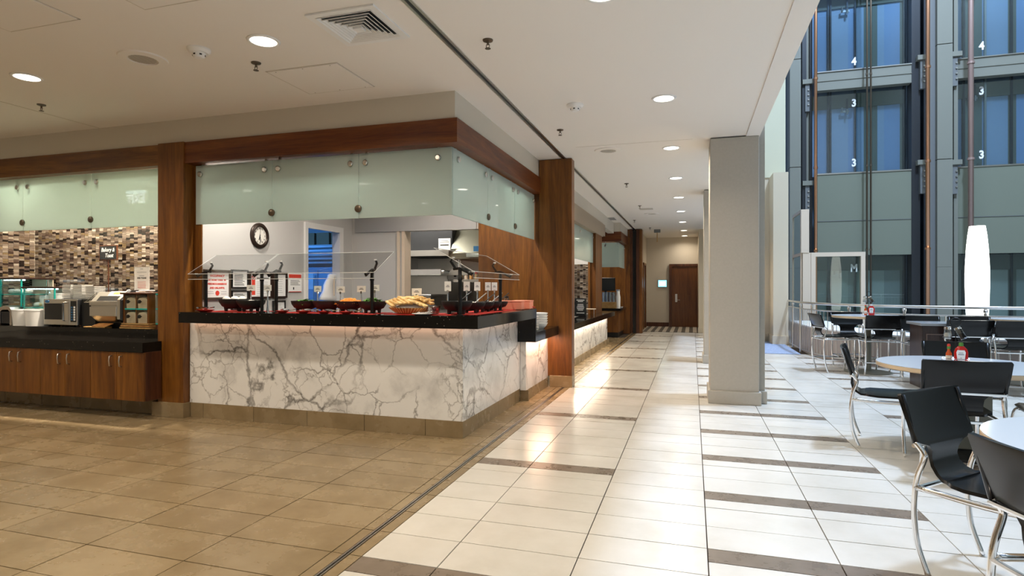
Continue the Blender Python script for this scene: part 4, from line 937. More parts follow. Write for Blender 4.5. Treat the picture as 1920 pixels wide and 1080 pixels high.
for k in range(7):
    t = thing('spice_jar', 'small spice jar on the kitchen shelf, %s from the left' % ORDN[k], 'jar', (-3.45 + 0.085 * k, 8.55, 1.42), 0, 'spice jars on the kitchen shelf')
    MB().lathe([(0, 0), (0.03, 0), (0.03, 0.085), (0.022, 0.10), (0, 0.10)], n=12).build('jar_body', [WL, CREAM, CRUST][k % 3], t, 40); MB().lathe([(0, 0.10), (0.026, 0.10), (0.026, 0.125), (0, 0.125)], n=12).build('lid', [BLACK, REDINK][k % 2], t)
t = thing('steel_urn', 'dark upright coffee machine standing on the range side', 'machine', (-2.95, 8.55, 0.9)); MB().box(-0.16, 0.12, -0.14, 0.2, 0, 0.42, 0.01).build('machine_body', BLACK, t); MB().box(-0.1, 0.06, -0.15, -0.14, 0.2, 0.36).build('front_panel', STEELD, t)
t.name = 'coffee_machine'
ob = MB().box(-0.4, 0.25, -0.3, 0.4, 0, 0.898, 0.008).build('equipment_stand', STEEL, None, world=(-2.85, 8.5, 0)); tag(ob, 'stainless stand under the dark coffee machine', 'stand')
# ================================================================ BAKERY STATION
KX = [-7.62, -6.92, -6.54, -6.14, -5.80, -5.45, -5.13]
def cabinet(x0, x1, label, rx=None):
    t = thing('base_cabinet', label, 'cabinet', ((x0 + x1) / 2, 4.7, 0.18)); o = t.location
    MB().box(x0, x1, 4.472, 4.648, 0.185, 0.667, 0.001).build('carcass', WD, t, o=o)
    xm = (x0 + x1) / 2
    for (a, c_, hx) in ((x0 + 0.002, xm - 0.002, xm - 0.065), (xm + 0.002, x1 - 0.002, xm + 0.065)):
        d = MB().box(a, c_, 4.450, 4.471, 0.187, 0.664, 0.0015).build('door', WV, t, o=o)
        MB().tube([(hx, 4.452, 0.655 - 0.03), (hx, 4.425, 0.655 - 0.035), (hx, 4.420, 0.58), (hx, 4.425, 0.525), (hx, 4.452, 0.52)], 0.006, 8).build('handle', NICK, d, True, o=o)
cabinet(-5.832, -5.130, 'walnut base cabinet at right end of bakery counter, beside the pillar')
cabinet(-6.535, -5.834, 'walnut base cabinet in the middle of bakery counter')
cabinet(-7.240, -6.537, 'third walnut base cabinet from the pillar, under the white tubs')
cabinet(-7.945, -7.242, 'walnut base cabinet at far left of bakery counter')
t = thing('bakery_worktop', 'lower black granite bakery ledge above walnut cabinets', 'worktop', (-6.6, 4.8, 0.667)); o = t.location
MB().prism([(-8.165, 4.44), (-5.135, 4.44), (-5.135, 4.655), (-5.197, 4.655), (-5.197, 5.02), (-8.165, 5.02)], 'z', 0.667, 0.763).build('ledge_slab', GRAN, t, o=o)
t = thing('raised_worktop', 'raised black granite shelf carrying microwave and toaster', 'worktop', (-6.6, 5.2, 0.764)); o = t.location
MB().prism([(-8.165, 4.90), (-5.197, 4.90), (-5.197, 4.93), (-4.88, 4.93), (-4.88, 5.493), (-8.165, 5.493)], 'z', 0.763, 0.855).build('shelf_slab', GRAN, t, o=o)
UZ = 0.856
# microwave
t = thing('microwave', 'silver microwave oven with dark window and blue keypad', 'microwave', (-6.965, 4.96, UZ))
MB().box(-0.262, 0.262, 0.012, 0.36, 0.018, 0.315, 0.006).build('body', STEELD, t); MB().box(-0.265, 0.145, 0.0, 0.013, 0.018, 0.315, 0.004).build('door', NICK, t)
MB().box(-0.245, 0.06, -0.004, 0.002, 0.08, 0.265).build('window', BLACK, t); MB().box(0.147, 0.265, 0.0, 0.013, 0.018, 0.315, 0.003).build('panel_frame', NICK, t)
MB().box(0.165, 0.250, -0.003, 0.001, 0.055, 0.295).build('keypad', BLACK, t)
for r_ in range(6):
    MB().box(0.175, 0.200, -0.006, -0.003, 0.075 + r_ * 0.028, 0.090 + r_ * 0.028).build('key', BLUEP, t); MB().box(0.215, 0.240, -0.006, -0.003, 0.072 + r_ * 0.028, 0.094 + r_ * 0.028).build('key', PAPER, t)
MB().tube([(0.095, 0.0, 0.07), (0.095, -0.035, 0.075), (0.095, -0.035, 0.275), (0.095, 0.0, 0.28)], 0.011, 8).build('handle', CHROME, t)
MB().lathe([(0, 0), (0.035, 0), (0.033, 0.004), (0, 0.004)], (-0.205, 0.0, 0.288), 20, 'y', 1.0, 0.5).build('maker_badge', BLUEP, t)
for x in (-0.22, 0.22):
    for y in (0.04, 0.32): MB().cyl((x, y, 0), (x, y, 0.018), 0.018, 10).build('foot', BLACK, t)
# stacks of square white plates on the microwave
pm = MB(); pv = []
for (h_, z_) in ((0.050, 0.0), (0.066, 0.005), (0.069, 0.016), (0.060, 0.0165), (0.048, 0.007)): pv += [(-h_, -h_, z_), (h_, -h_, z_), (h_, h_, z_), (-h_, h_, z_)]
pf = [(3, 2, 1, 0), (16, 17, 18, 19)]
for a_ in range(4):
    for k in range(4): pf.append((a_ * 4 + k, a_ * 4 + (k + 1) % 4, a_ * 4 + 4 + (k + 1) % 4, a_ * 4 + 4 + k))
pm.add(pv, pf)
sp0 = None
for si, (x, n, lb) in enumerate(((-7.01, 9, 'square white plate in left stack on the microwave, %s'), (-6.835, 9, 'square white plate in middle stack on the microwave, %s'), (-6.64, 8, 'square white plate in right stack next to the toaster, %s'))):
    for k in range(n):
        if sp0 is None: sp0 = pm.build('square_plate', CHINA); ob = sp0
        else: ob = sp0.copy(); C.objects.link(ob)
        ob.location = (x + random.uniform(-.003, .003), 5.13 + random.uniform(-.003, .003), UZ + 0.317 + k * 0.0185 + (0.0 if si < 2 else 0)); tag(ob, lb % (ORD[k] if k < n - 1 else 'topmost'), 'plate', 'plates in the %s stack' % ['left', 'middle', 'right'][si])
ob = MB().box(-0.11, 0.10, -0.10, 0.22, 0, 0.316, 0.004).build('plate_stand', BLACK, None, world=(-6.58, 5.10, UZ)); tag(ob, 'dark box between microwave and toaster carrying a plate stack', 'stand')
MB().box(0.101, 0.103, -0.06, 0.05, 0.16, 0.24).build('sticker', GREYINK, ob)
# conveyor toaster
t = thing('conveyor_toaster', 'steel conveyor toaster with sloping wire rack and dark side', 'toaster', (-6.23, 4.93, UZ))
MB().prism([(0.0, 0.13), (0.0, 0.30), (0.10, 0.40), (0.42, 0.40), (0.42, 0.06), (0.08, 0.06)], 'x', -0.22, 0.20).build('housing', STEEL, t)
MB().prism([(-0.01, 0.09), (-0.01, 0.31), (0.10, 0.42), (0.44, 0.42), (0.44, 0.05), (0.05, 0.05)], 'x', 0.20, 0.255).build('side_cheek', STEELD, t)
MB().prism([(-0.015, 0.10), (-0.015, 0.315), (0.0, 0.33), (0.11, 0.425), (0.13, 0.405), (0.015, 0.30), (0.015, 0.10)], 'x', 0.185, 0.225).build('trim_strip', NICK, t)
MB().box(-0.235, 0.18, -0.012, 0.012, 0.25, 0.30, 0.004).build('front_bar', NICK, t); MB().box(-0.235, 0.16, -0.008, 0.006, 0.13, 0.235, 0.003).build('front_door', NICK, t)
b = MB()
for k in range(11): b.tube([(-0.30 + k * 0.035, -0.005, 0.285), (-0.27 + k * 0.035, 0.11, 0.39)], 0.004, 5)
b.tube([(-0.31, -0.008, 0.283), (0.07, -0.008, 0.283)], 0.005, 6); b.build('feed_rack', CHROME, t)
MB().prism([(0.055, 0.357), (0.10, 0.407), (0.103, 0.403), (0.058, 0.353)], 'x', -0.04, 0.17).build('notice_plate', CREAM, t); MB().prism([(0.068, 0.373), (0.09, 0.3975), (0.092, 0.395), (0.070, 0.370)], 'x', 0.02, 0.11).build('notice_print', CRUST, t); MB().prism([(-0.004, 0.298), (0.045, 0.353), (0.050, 0.348), (0.002, 0.293)], 'x', -0.14, 0.18).build('feed_opening', BLACK, t)
MB().box(-0.2, 0.2, 0.10, 0.40, 0.0, 0.06).build('base_tray', BLACK, t)
t = thing('crumb_board', 'wooden tray lying below the toaster mouth', 'tray', (-6.36, 4.915, UZ)); b = MB().box(-0.19, 0.13, -0.0, 0.09, 0.0, 0.012, 0.003); b.build('tray_board', WL, t); MB().prism([(0.0, 0.012), (0.0, 0.02), (0.09, 0.05), (0.09, 0.042)], 'x', -0.06, 0.15).build('tilted_board', CRUST, t)
# bagel case
t = thing('bread_case', 'small wooden case with four clear bread bins', 'case', (-5.79, 4.93, UZ))
for k, (w, h0) in enumerate(((0.22, 0.0), (0.205, 0.022), (0.19, 0.044))): MB().box(-w, w, -0.02, 0.34, h0, h0 + 0.016, 0.002).build('base_board', WL if k != 1 else CRUST, t)
MB().box(-0.20, 0.23, -0.03, 0.36, 0.375, 0.395, 0.003).build('roof_board', WD, t)
for x in (-0.175, 0.165): MB().box(x - 0.012, x + 0.012, 0.0, 0.33, 0.06, 0.375).build('side_board', WV, t)
MB().box(-0.165, 0.155, 0.0, 0.33, 0.208, 0.222).build('mid_shelf', TEALE, t); MB().box(-0.009, 0.001, 0.0, 0.33, 0.06, 0.375).build('divider', WV, t); MB().box(-0.165, 0.155, 0.32, 0.33, 0.06, 0.375).build('back_board', WV, t)
for (x, z) in ((-0.085, 0.065), (0.078, 0.065), (-0.085, 0.226), (0.078, 0.226)):
    d = MB().box(x - 0.073, x + 0.073, -0.004, 0.0, z, z + 0.140).build('bin_door', GLASS, t); MB().lathe([(0.006, 0), (0.006, 0.012), (0.020, 0.020), (0.020, 0.032), (0, 0.038)], (x, -0.004, z + 0.07), 14, 'y').build('knob', BLACK, d, 40)
for k, (x, z) in enumerate(((-0.085, 0.062), (0.078, 0.062), (-0.085, 0.223), (0.078, 0.223))):
    for q in range(3):
        ob = MB().prism([(-0.062, 0), (0.062, 0), (0.068, 0.085), (0.05, 0.112), (0, 0.120), (-0.05, 0.112), (-0.068, 0.085)], 'y', -0.012, 0.012).build('bread_slice', CRUMB, None, False, world=(-5.79 + x, 4.93 + 0.022 + q * 0.034, UZ + z)); tag(ob, '%s bread slice in the %s bin of the small wooden case' % (('front', 'middle', 'rear')[q], ('lower left', 'lower right', 'upper left', 'upper right')[k]), 'bread', 'bread slices, bin %d' % (k + 1))
t = thing('bread_case', 'teal edged bread case half hidden behind the walnut pillar', 'case', (-5.46, 4.96, UZ))
MB().box(-0.09, 0.2, 0.0, 0.3, 0.0, 0.05).build('base_board', WD, t)
for z in (0.05, 0.21, 0.37): MB().box(-0.09, 0.2, -0.003, 0.3, z, z + 0.014).build('glass_shelf', TEALE, t)
MB().box(-0.03, -0.012, -0.006, 0.0, 0.05, 0.52).build('corner_post', TEALE, t); MB().box(-0.09, 0.2, -0.004, -0.001, 0.05, 0.37).build('front_pane', GLASST, t)
for k, z in enumerate((0.064, 0.224)):
    ob = MB().box(-0.05, 0.05, -0.05, 0.05, 0, 0.09, 0.03).build('bread_roll', BREAD, None, True, world=(-5.50, 5.04, UZ + z)); tag(ob, ['bread roll on lower shelf of the case by the pillar', 'bread roll on upper shelf of the case by the pillar'][k], 'bread')
t = thing('hot_water_urn', 'tall chrome urn with hose beside the walnut pillar', 'urn', (-5.42, 5.22, UZ + 0.0)); MB().lathe([(0, 0.38), (0.10, 0.38), (0.10, 0.56), (0.085, 0.58), (0, 0.58)], n=24).build('urn_body', CHROME, t, 40); MB().lathe([(0, 0.575), (0.09, 0.575), (0.05, 0.60), (0, 0.605)], n=20).build('lid', BLACK, t, 40)
MB().tube([(-0.10, -0.05, 0.56), (-0.15, -0.08, 0.50), (-0.15, -0.08, 0.40), (-0.12, -0.09, 0.33)], 0.010, 8).build('hose', NICK, t, True); MB().box(-0.1, 0.1, -0.1, 0.1, 0.384 - 0.004, 0.384).build('urn_foot', BLACK, t)
# signs
t = thing('chalk_sign', 'small chalkboard sign on a stem reading Bakery and Toast', 'sign', (-6.78, 5.40, UZ))
MB().box(-0.145, 0.145, -0.008, 0.008, 0.78, 0.965, 0.002).build('sign_frame', WD, t); MB().box(-0.132, 0.132, -0.010, -0.008, 0.793, 0.952).build('slate', SLATE, t)
text('lettering', 'Bakery &', 0.068, (0, -0.0105, 0.905), '-y', CHALK, t, shear=0.25, kx=0.85, bold=0.0006); text('lettering', 'Toast', 0.068, (0.02, -0.0105, 0.837), '-y', CHALK, t, shear=0.25, kx=0.85, bold=0.0006)
MB().cyl((0.0, 0.0, 0), (0.0, 0.0, 0.78), 0.007, 8).build('stem', WD, t); MB().lathe([(0, 0), (0.06, 0), (0.05, 0.012), (0, 0.012)], n=16).build('foot', WD, t)
t = thing('paper_sign', 'white paper notice standing on top of the wooden bread case', 'sign', (-5.93, 5.12, UZ + 0.396))
MB().box(-0.108, 0.108, -0.003, 0.003, 0.0, 0.285).build('sheet', PAPER, t); MB().box(-0.10, 0.10, -0.02, 0.06, 0.0, 0.005).build('holder', GLASSJ, t)
text('lettering', 'ONLY PLEASE', 0.026, (0, -0.0036, 0.160), '-y', INK, t, bold=0.0008, kx=0.85)
b = MB()
for z, w in ((0.225, 0.07), (0.185, 0.035)): b.box(-w, w, -0.0038, -0.003, z - 0.003, z + 0.003)
b.box(-0.02, 0.02, -0.0038, -0.003, 0.258, 0.266); b.build('small_print', GREYINK, t)
b = MB()
for z in (0.115, 0.095, 0.080, 0.065, 0.05): b.box(-0.06, 0.06, -0.0038, -0.003, z - 0.0025, z + 0.0025)
b.build('red_print', mat('pale_red_print', (0.62, 0.22, 0.20), 0.7), t)
for k in range(2):
    ob = MB().box(-0.07, 0.07, -0.04, 0.04, 0, 0.012, 0.003).build('paper_bag', PAPER, None, world=(-5.80 + 0.05 * k, 5.03, UZ + 0.396 + 0.013 * k)); tag(ob, ['folded white bag lying on the bread case roof', 'upper folded bag on the bread case roof'][k], 'bag')
# tubs and dispensers
def tub(x, y, z, r, h, label, taper=0.86):
    t = thing('white_tub', label, 'tub', (x, y, z), 0); MB().lathe([(0, 0), (r * taper, 0), (r * .97, h * .92), (r, h * .93), (r, h), (r * .93, h), (r * .80, 0.01), (0, 0.01)], n=30).build('tub_body', CHINA, t, 50)
tub(-7.60, 5.0, UZ, 0.125, 0.19, 'left white round tub at front of bakery shelf'); tub(-7.37, 4.985, UZ, 0.125, 0.19, 'white round tub right beside the microwave')
ob = MB().box(-0.25, 0.25, -0.09, 0.10, 0, 0.20, 0.004).build('riser_block', WL, None, world=(-7.42, 5.25, UZ)); tag(ob, 'low wooden riser behind the front tubs', 'stand')
tub(-7.58, 5.25, UZ + 0.201, 0.085, 0.15, 'small white tub on the riser holding steel tongs', 0.95); tub(-7.36, 5.25, UZ + 0.201, 0.125, 0.18, 'larger white tub on the riser behind the microwave')
t = thing('tongs', 'steel tongs standing upright in the small white tub', 'tongs', (-7.58, 5.25, UZ + 0.215)); MB().tube([(-0.02, 0, 0), (-0.03, 0, 0.15), (-0.008, 0, 0.33)], 0.006, 6).tube([(0.02, 0, 0), (0.03, 0, 0.15), (0.008, 0, 0.33)], 0.006, 6).build('arms', CHROME, t)
t = thing('napkin_dispenser', 'grey arched napkin dispenser at left of the front tubs', 'dispenser', (-7.87, 4.99, UZ))
MB().prism([(-0.11, 0), (-0.11, 0.17), (-0.08, 0.215), (0, 0.235), (0.08, 0.215), (0.11, 0.17), (0.11, 0), (0.08, 0), (0.08, 0.16), (0.05, 0.185), (-0.05, 0.185), (-0.08, 0.16), (-0.08, 0)], 'y', -0.03, 0.13).build('arch', NICK, t); MB().box(-0.075, 0.075, -0.02, 0.12, 0.02, 0.16).build('napkin_pack', STEELD, t)
def pastry_case(x, w, h, label, z0):
    t = thing('pastry_case', label, 'display case', (x, 5.28, z0)); d = 0.19
    MB().box(-w, w, -d, d, 0, 0.06, 0.003).build('base', WESP, t); MB().box(-w - .01, w + .01, -d - .02, d, h - 0.02, h, 0.003).build('top', WESP, t)
    for xx in (-w, w - 0.014): MB().box(xx, xx + 0.014, -d, -d + 0.014, 0.06, h - 0.02).build('corner_post', TEALE, t)
    for z in (0.20, 0.36):
        if z < h - 0.1: MB().box(-w, w, -d, d, z, z + 0.010).build('glass_shelf', TEALE, t)
    MB().box(-w + .014, w - .014, -d - 0.002, -d + 0.002, 0.06, h - 0.02).build('front_pane', GLASST, t); MB().box(-w, w, d - 0.01, d, 0.06, h - 0.02).build('back_panel', CREAM, t)
    MB().box(-w + 0.02, w - 0.02, -d + 0.03, -d + 0.06, h - 0.035, h - 0.022).build('case_lamp', CASEGLOW, t)
    return t
pastry_case(-8.0 + 0.02, 0.185, 0.57, 'left glass pastry case with teal edges and lit top shelf', UZ)
pastry_case(-7.50, 0.26, 0.46, 'lit glass pastry case behind the white tubs', UZ + 0.0)
def croissant(x, y, z, m, label, grp):
    ob = MB().tube([(0.055 * math.cos(a), 0.04 * math.sin(a), 0.022) for a in [R(q) for q in range(-10, 200, 21)]], [0.008, 0.014, 0.02, 0.024, 0.026, 0.026, 0.024, 0.02, 0.014, 0.008][:10], 8).build('croissant', m, None, True, world=(x, y, z)); tag(ob, label, 'pastry', grp)
for k in range(3): croissant(-8.09 + k * 0.11, 5.18, UZ + 0.211, CRUST, 'brown croissant on middle shelf of the left pastry case, %s from the left' % ORDN[k], 'croissants in the left case')
for k in range(4):
    ob = MB().ball((0, 0, 0.03), 0.045, 12, 8, 0.75).build('iced_bun', EGG, None, True, world=(-8.12 + k * 0.095, 5.2, UZ + 0.371)); tag(ob, 'pale iced bun on lit top shelf of the left pastry case, %s from the left' % ORDN[k], 'pastry', 'iced buns in the left case')
for k in range(5):
    ob = MB().ball((0, 0, 0.03), 0.042, 12, 8, 0.75).build('muffin', BREAD if k % 2 else EGG, None, True, world=(-7.68 + k * 0.09, 5.2, UZ + 0.211)); tag(ob, 'pale muffin on the shelf of the second pastry case, %s from the left' % ORDN[k], 'pastry', 'muffins in the second case')

# ================================================================ FAR STATIONS
t = thing('chalk_menu', 'black menu board with white chalk lines on the second counter', 'sign', (-2.02, 11.0, 0.766))
MB().box(-0.11, 0.11, -0.008, 0.008, 0.03, 0.34, 0.002).build('board', SLATE, t); MB().box(-0.11, 0.11, -0.06, 0.06, 0, 0.03).build('foot', BLACK, t)
b = MB()
for k, w in enumerate((0.075, 0.05, 0.0, 0.055, 0.06, 0.07, 0.065, 0.05, 0.0, 0.075)):
    if w: b.box(-w, w, -0.0095, -0.008, 0.30 - 0.027 * k, 0.312 - 0.027 * k)
b.build('chalk_lines', CHALK, t)
t = thing('glass_divider', 'upright clear glass screen on the second counter', 'screen', (-2.12, 10.6, 0.766)); MB().box(-0.004, 0.004, -0.9, 0.9, 0.0, 0.85).build('pane', GLASS, t); MB().box(-0.006, 0.006, -0.9, -0.888, 0.0, 0.85).build('edge', GLASSE, t)
MB().box(-0.02, 0.02, -0.9, 0.9, 0, 0.012).build('channel', NICK, t)
t = thing('herb_pot', 'small dark pot of green herbs behind the second counter screen', 'plant', (-2.25, 10.1, 0.766)); MB().lathe([(0, 0), (0.05, 0), (0.06, 0.08), (0, 0.08)], n=14).build('pot', CHAR, t)
b = MB()
for k in range(60):
    a = random.uniform(0, 6.3); q = random.uniform(0, .06); z = random.uniform(.08, .2); L = .02
    b.add([(q * math.cos(a), q * math.sin(a), z), (q * math.cos(a) + L, q * math.sin(a), z + .01), (q * math.cos(a) + L, q * math.sin(a) + L, z + .015), (q * math.cos(a), q * math.sin(a) + L, z)], [(0, 1, 2, 3)])
b.build('leaves', GREEN, t, kind='stuff')
t = thing('serving_stand', 'low steel stand with pale tray beside the menu board', 'stand', (-2.02, 11.9, 0.766)); MB().box(-0.16, 0.14, -0.1, 0.1, 0.10, 0.115).build('tray', CREAM, t)
for x in (-0.13, 0.11): MB().cyl((x, 0, 0), (x, 0, 0.10), 0.006, 8).build('leg', NICK, t)
t = thing('monitor', 'black monitor screen on the far drink cabinet', 'monitor', (-2.28, 16.3, 0.761)); MB().box(-0.40, 0.25, -0.03, 0.03, 0.46, 0.82, 0.006).build('screen_case', BLACK, t); MB().box(-0.38, 0.23, -0.034, -0.03, 0.48, 0.80).build('screen', SLATE, t); MB().box(-0.05, 0.02, 0.0, 0.03, 0.0, 0.46).build('stem', BLACK, t); MB().box(-0.15, 0.12, -0.08, 0.1, 0.0, 0.015).build('foot', BLACK, t)
t = thing('glass_crate', 'pale wooden crate holding upright glasses on the drink cabinet', 'crate', (-2.13, 15.82, 0.761)); MB().box(-0.20, 0.19, -0.11, 0.11, 0, 0.165, 0.003).build('crate_body', WL, t)
for i in range(4):
    for j in range(2):
        ob = MB().lathe([(0, 0), (0.033, 0), (0.040, 0.26), (0.036, 0.26), (0.030, 0.01), (0, 0.01)], n=14).build('glass_carafe', GLASSJ, None, 40, world=(-2.27 + i * 0.09, 15.77 + j * 0.09, 0.928)); tag(ob, 'tall clear glass in the wooden crate, %s row, %s from the left' % (('front', 'rear')[j], ORDN[i]), 'glass', 'glasses in the crate')
t = thing('milk_carafe', 'white slim carafe at right of the glass crate', 'carafe', (-1.89, 15.80, 0.761)); MB().lathe([(0, 0), (0.055, 0), (0.06, 0.30), (0.045, 0.38), (0.045, 0.46), (0, 0.46)], n=18).build('carafe_body', CHINA, t, 40); MB().lathe([(0, 0.46), (0.05, 0.46), (0.05, 0.50), (0, 0.50)], n=18).build('stopper', NICK, t)
t = thing('sugar_dish', 'tiny pale dish at the corner of the drink cabinet', 'dish', (-1.85, 16.2, 0.761)); MB().lathe([(0, 0), (0.03, 0), (0.05, 0.03), (0.045, 0.03), (0, 0.008)], n=16).build('dish_body', CHINA, t, 40)
# ================================================================ ATRIUM
bw = struct('wall_atrium_end', MB().box(0.80, 2.12, 15.5, 15.7, 0, 3.98), BEIGE)
struct('wall_atrium_upper', MB().box(0.72, 2.14, 15.48, 15.7, 3.98, 19), mat('pale_yellow_panel', (0.62, 0.60, 0.44), 0.5))
struct('trim_14', MB().box(1.78, 2.10, 14.75, 15.5, 0, 3.96), BEIGE)
struct('baseboard_atrium', MB().box(0.80, 1.78, 15.47, 15.5, 0, 0.20).box(1.765, 2.115, 14.72, 14.75, 0, 0.20).box(1.765, 1.78, 14.75, 15.47, 0, 0.2), BEIGE)
tag(MB().box(0.82, 2.02, 12.62, 15.4, 0.001, 0.010).build('floor_mat', MATT), 'blue grey carpet mat by the curved railing and beige wall', 'mat')
t = thing('side_console', 'dark console with pale top peeking from behind the near column', 'console', (1.30, 14.9, 0)); MB().box(-0.3, 0.28, -0.2, 0.2, 0.66, 0.70, 0.006).build('console_top', CREAM, t); MB().prism([(-0.28, 0.66), (0.22, 0.66), (0.10, 0.30), (-0.28, 0.30)], 'y', -0.16, 0.16).build('console_body', BLACK, t)
for x in (-0.26, 0.06): MB().box(x, x + 0.04, -0.1, 0.1, 0, 0.30).build('leg', BLACK, t)

# curved railing
ctrl = [(2.10, 15.05), (2.10, 14.1), (2.10, 13.2), (2.17, 12.45), (2.36, 11.75), (2.68, 11.15), (3.18, 10.65), (3.80, 10.35), (4.5, 10.2), (5.4, 10.12), (6.6, 10.1), (8.6, 10.1), (10.5, 10.1)]
def smooth(pts, n=8):
    out = []
    for i in range(len(pts) - 1):
        p0, p1, p2, p3 = pts[max(i - 1, 0)], pts[i], pts[i + 1], pts[min(i + 2, len(pts) - 1)]
        for k in range(n):
            t_ = k / n; out.append(tuple(0.5 * ((2 * b_) + (-a_ + c_) * t_ + (2 * a_ - 5 * b_ + 4 * c_ - d_) * t_ ** 2 + (-a_ + 3 * b_ - 3 * c_ + d_) * t_ ** 3) for a_, b_, c_, d_ in zip(p0, p1, p2, p3)))
    out.append(pts[-1]); return out
rp = smooth(ctrl)
def resample(pts, step):
    out = [pts[0]]; acc = 0
    for a, b_ in zip(pts[:-1], pts[1:]):
        L = math.dist(a, b_); pos = step - acc
        while pos <= L: out.append(tuple(p + (q - p) * pos / L for p, q in zip(a, b_))); pos += step
        acc = L - (pos - step)
    return out
rail = thing('curved_railing', 'curved steel railing with thin balusters round the dining terrace', 'railing', (2.6, 11.3, 0)); ro = rail.location
MB().tube([(x, y, 1.010) for x, y in rp], 0.023, 10).build('handrail', NICK, rail, True, o=ro)
MB().tube([(x, y, 0.885) for x, y in rp], 0.012, 8).build('middle_rail', NICK, rail, True, o=ro)
MB().tube([(x, y, 0.07) for x, y in rp], 0.012, 8).build('bottom_rail', NICK, rail, True, o=ro)
posts = [rp[0], (2.10, 14.1), (2.09, 13.1), (2.18, 12.4), (2.56, 11.32), (3.18, 10.65), (4.1, 10.27), (5.0, 10.14), (6.0, 10.1), (7.1, 10.1), (8.2, 10.1), (9.3, 10.1), (10.4, 10.1)]
p0 = None
for (x, y) in posts:
    if p0 is None:
        p0 = MB().cyl((0, 0, 0), (0, 0, 0.93), 0.020, 10).lathe([(0, 0.93), (0.028, 0.935), (0.030, 0.97), (0.012, 0.99), (0, 0.99)], n=12).build('post', NICK, rail, 40)
        ob = p0
    else: ob = p0.copy(); C.objects.link(ob)
    ob.location = (x - ro[0], y - ro[1], 0)
b0 = None
for i, (x, y) in enumerate(resample(rp, 0.125)):
    if min(math.dist((x, y), p) for p in posts) < 0.05: continue
    if b0 is None: b0 = MB().tube([(0, 0, 0.07), (0, 0, 0.885)], 0.0065, 6).build('baluster', NICK, rail); ob = b0
    else: ob = b0.copy(); C.objects.link(ob)
    ob.location = (x - ro[0], y - ro[1], 0)
# curved low wall outside the railing with a pale ledge
def offset(pts, d):
    out = []
    for i, p in enumerate(pts):
        a, c_ = pts[max(i - 1, 0)], pts[min(i + 1, len(pts) - 1)]; tx, ty = c_[0] - a[0], c_[1] - a[1]; L = math.hypot(tx, ty); out.append((p[0] - ty / L * d * -1 * -1, p[1] + tx / L * d))
    return out
def ribbon(name, pa, pb, z0, z1, m):
    b = MB(); n = len(pa); vs = []
    for z in (z0, z1):
        vs += [(x, y, z) for x, y in pa] + [(x, y, z) for x, y in pb]
    fs = []
    for i in range(n - 1):
        fs += [(i, i + 1, n + i + 1, n + i), (2 * n + i, 3 * n + i, 3 * n + i + 1, 2 * n + i + 1), (i, 2 * n + i, 2 * n + i + 1, i + 1), (n + i, n + i + 1, 3 * n + i + 1, 3 * n + i)]
    b.add(vs, fs); return struct(name, b, m)
MAUVE = mat('mauve_render', (0.40, 0.34, 0.31), 0.7); LEDGEW = mat('white_ledge', (0.75, 0.75, 0.76), 0.5)
o1, o2, o3 = offset(rp, 0.10), offset(rp, 0.20), offset(rp, 0.85)
ribbon('wall_planter', o1, o2, -0.01, 0.52, MAUVE); ribbon('trim_15', offset(rp, 0.085), o3, 0.52, 0.545, LEDGEW)
struct('floor_atrium', MB().box(2.2, 10.6, 10.2, 21.2, -0.012, -0.004), mat('atrium_floor', (0.38, 0.38, 0.36), 0.4))

# vestibule of glass frames behind the railing
t = thing('glass_vestibule', 'cream framed glass entrance screen standing before the left lift shaft', 'screen', (3.3, 16.3, 0)); o = t.location
b = MB(); b.box(2.79, 2.89, 16.0, 16.12, 0, 2.17).box(3.875, 3.97, 16.0, 16.12, 0, 2.17).box(2.89, 3.875, 16.0, 16.12, 2.07, 2.17); b.build('door_frame', CREAM, t, o=o)
MB().box(2.89, 3.875, 16.05, 16.06, 0, 2.07).build('door_pane', GLASSV, t, o=o)
b = MB(); b.box(2.605, 2.785, 16.01, 16.06, 0, 2.17); b.build('side_post', CREAM, t, o=o)
b = MB(); b.box(2.565, 2.745, 16.0, 16.06, 2.17, 3.24); b.build('upper_panel', CREAM, t, o=o)
b = MB(); b.box(2.565, 2.60, 16.14, 17.28, 2.10, 2.18).box(2.565, 2.60, 16.14, 17.28, 3.17, 3.24).box(2.565, 2.60, 17.28, 17.35, 0, 3.24).box(2.565, 2.60, 16.06, 16.14, 0, 3.24); b.build('side_frame', CREAM, t, o=o)
MB().box(2.578, 2.588, 16.14, 17.28, 0, 2.10).build('side_pane', GLASSV, t, o=o); MB().box(2.578, 2.588, 16.14, 17.28, 2.18, 3.17).build('upper_pane', GLASSV, t, o=o)

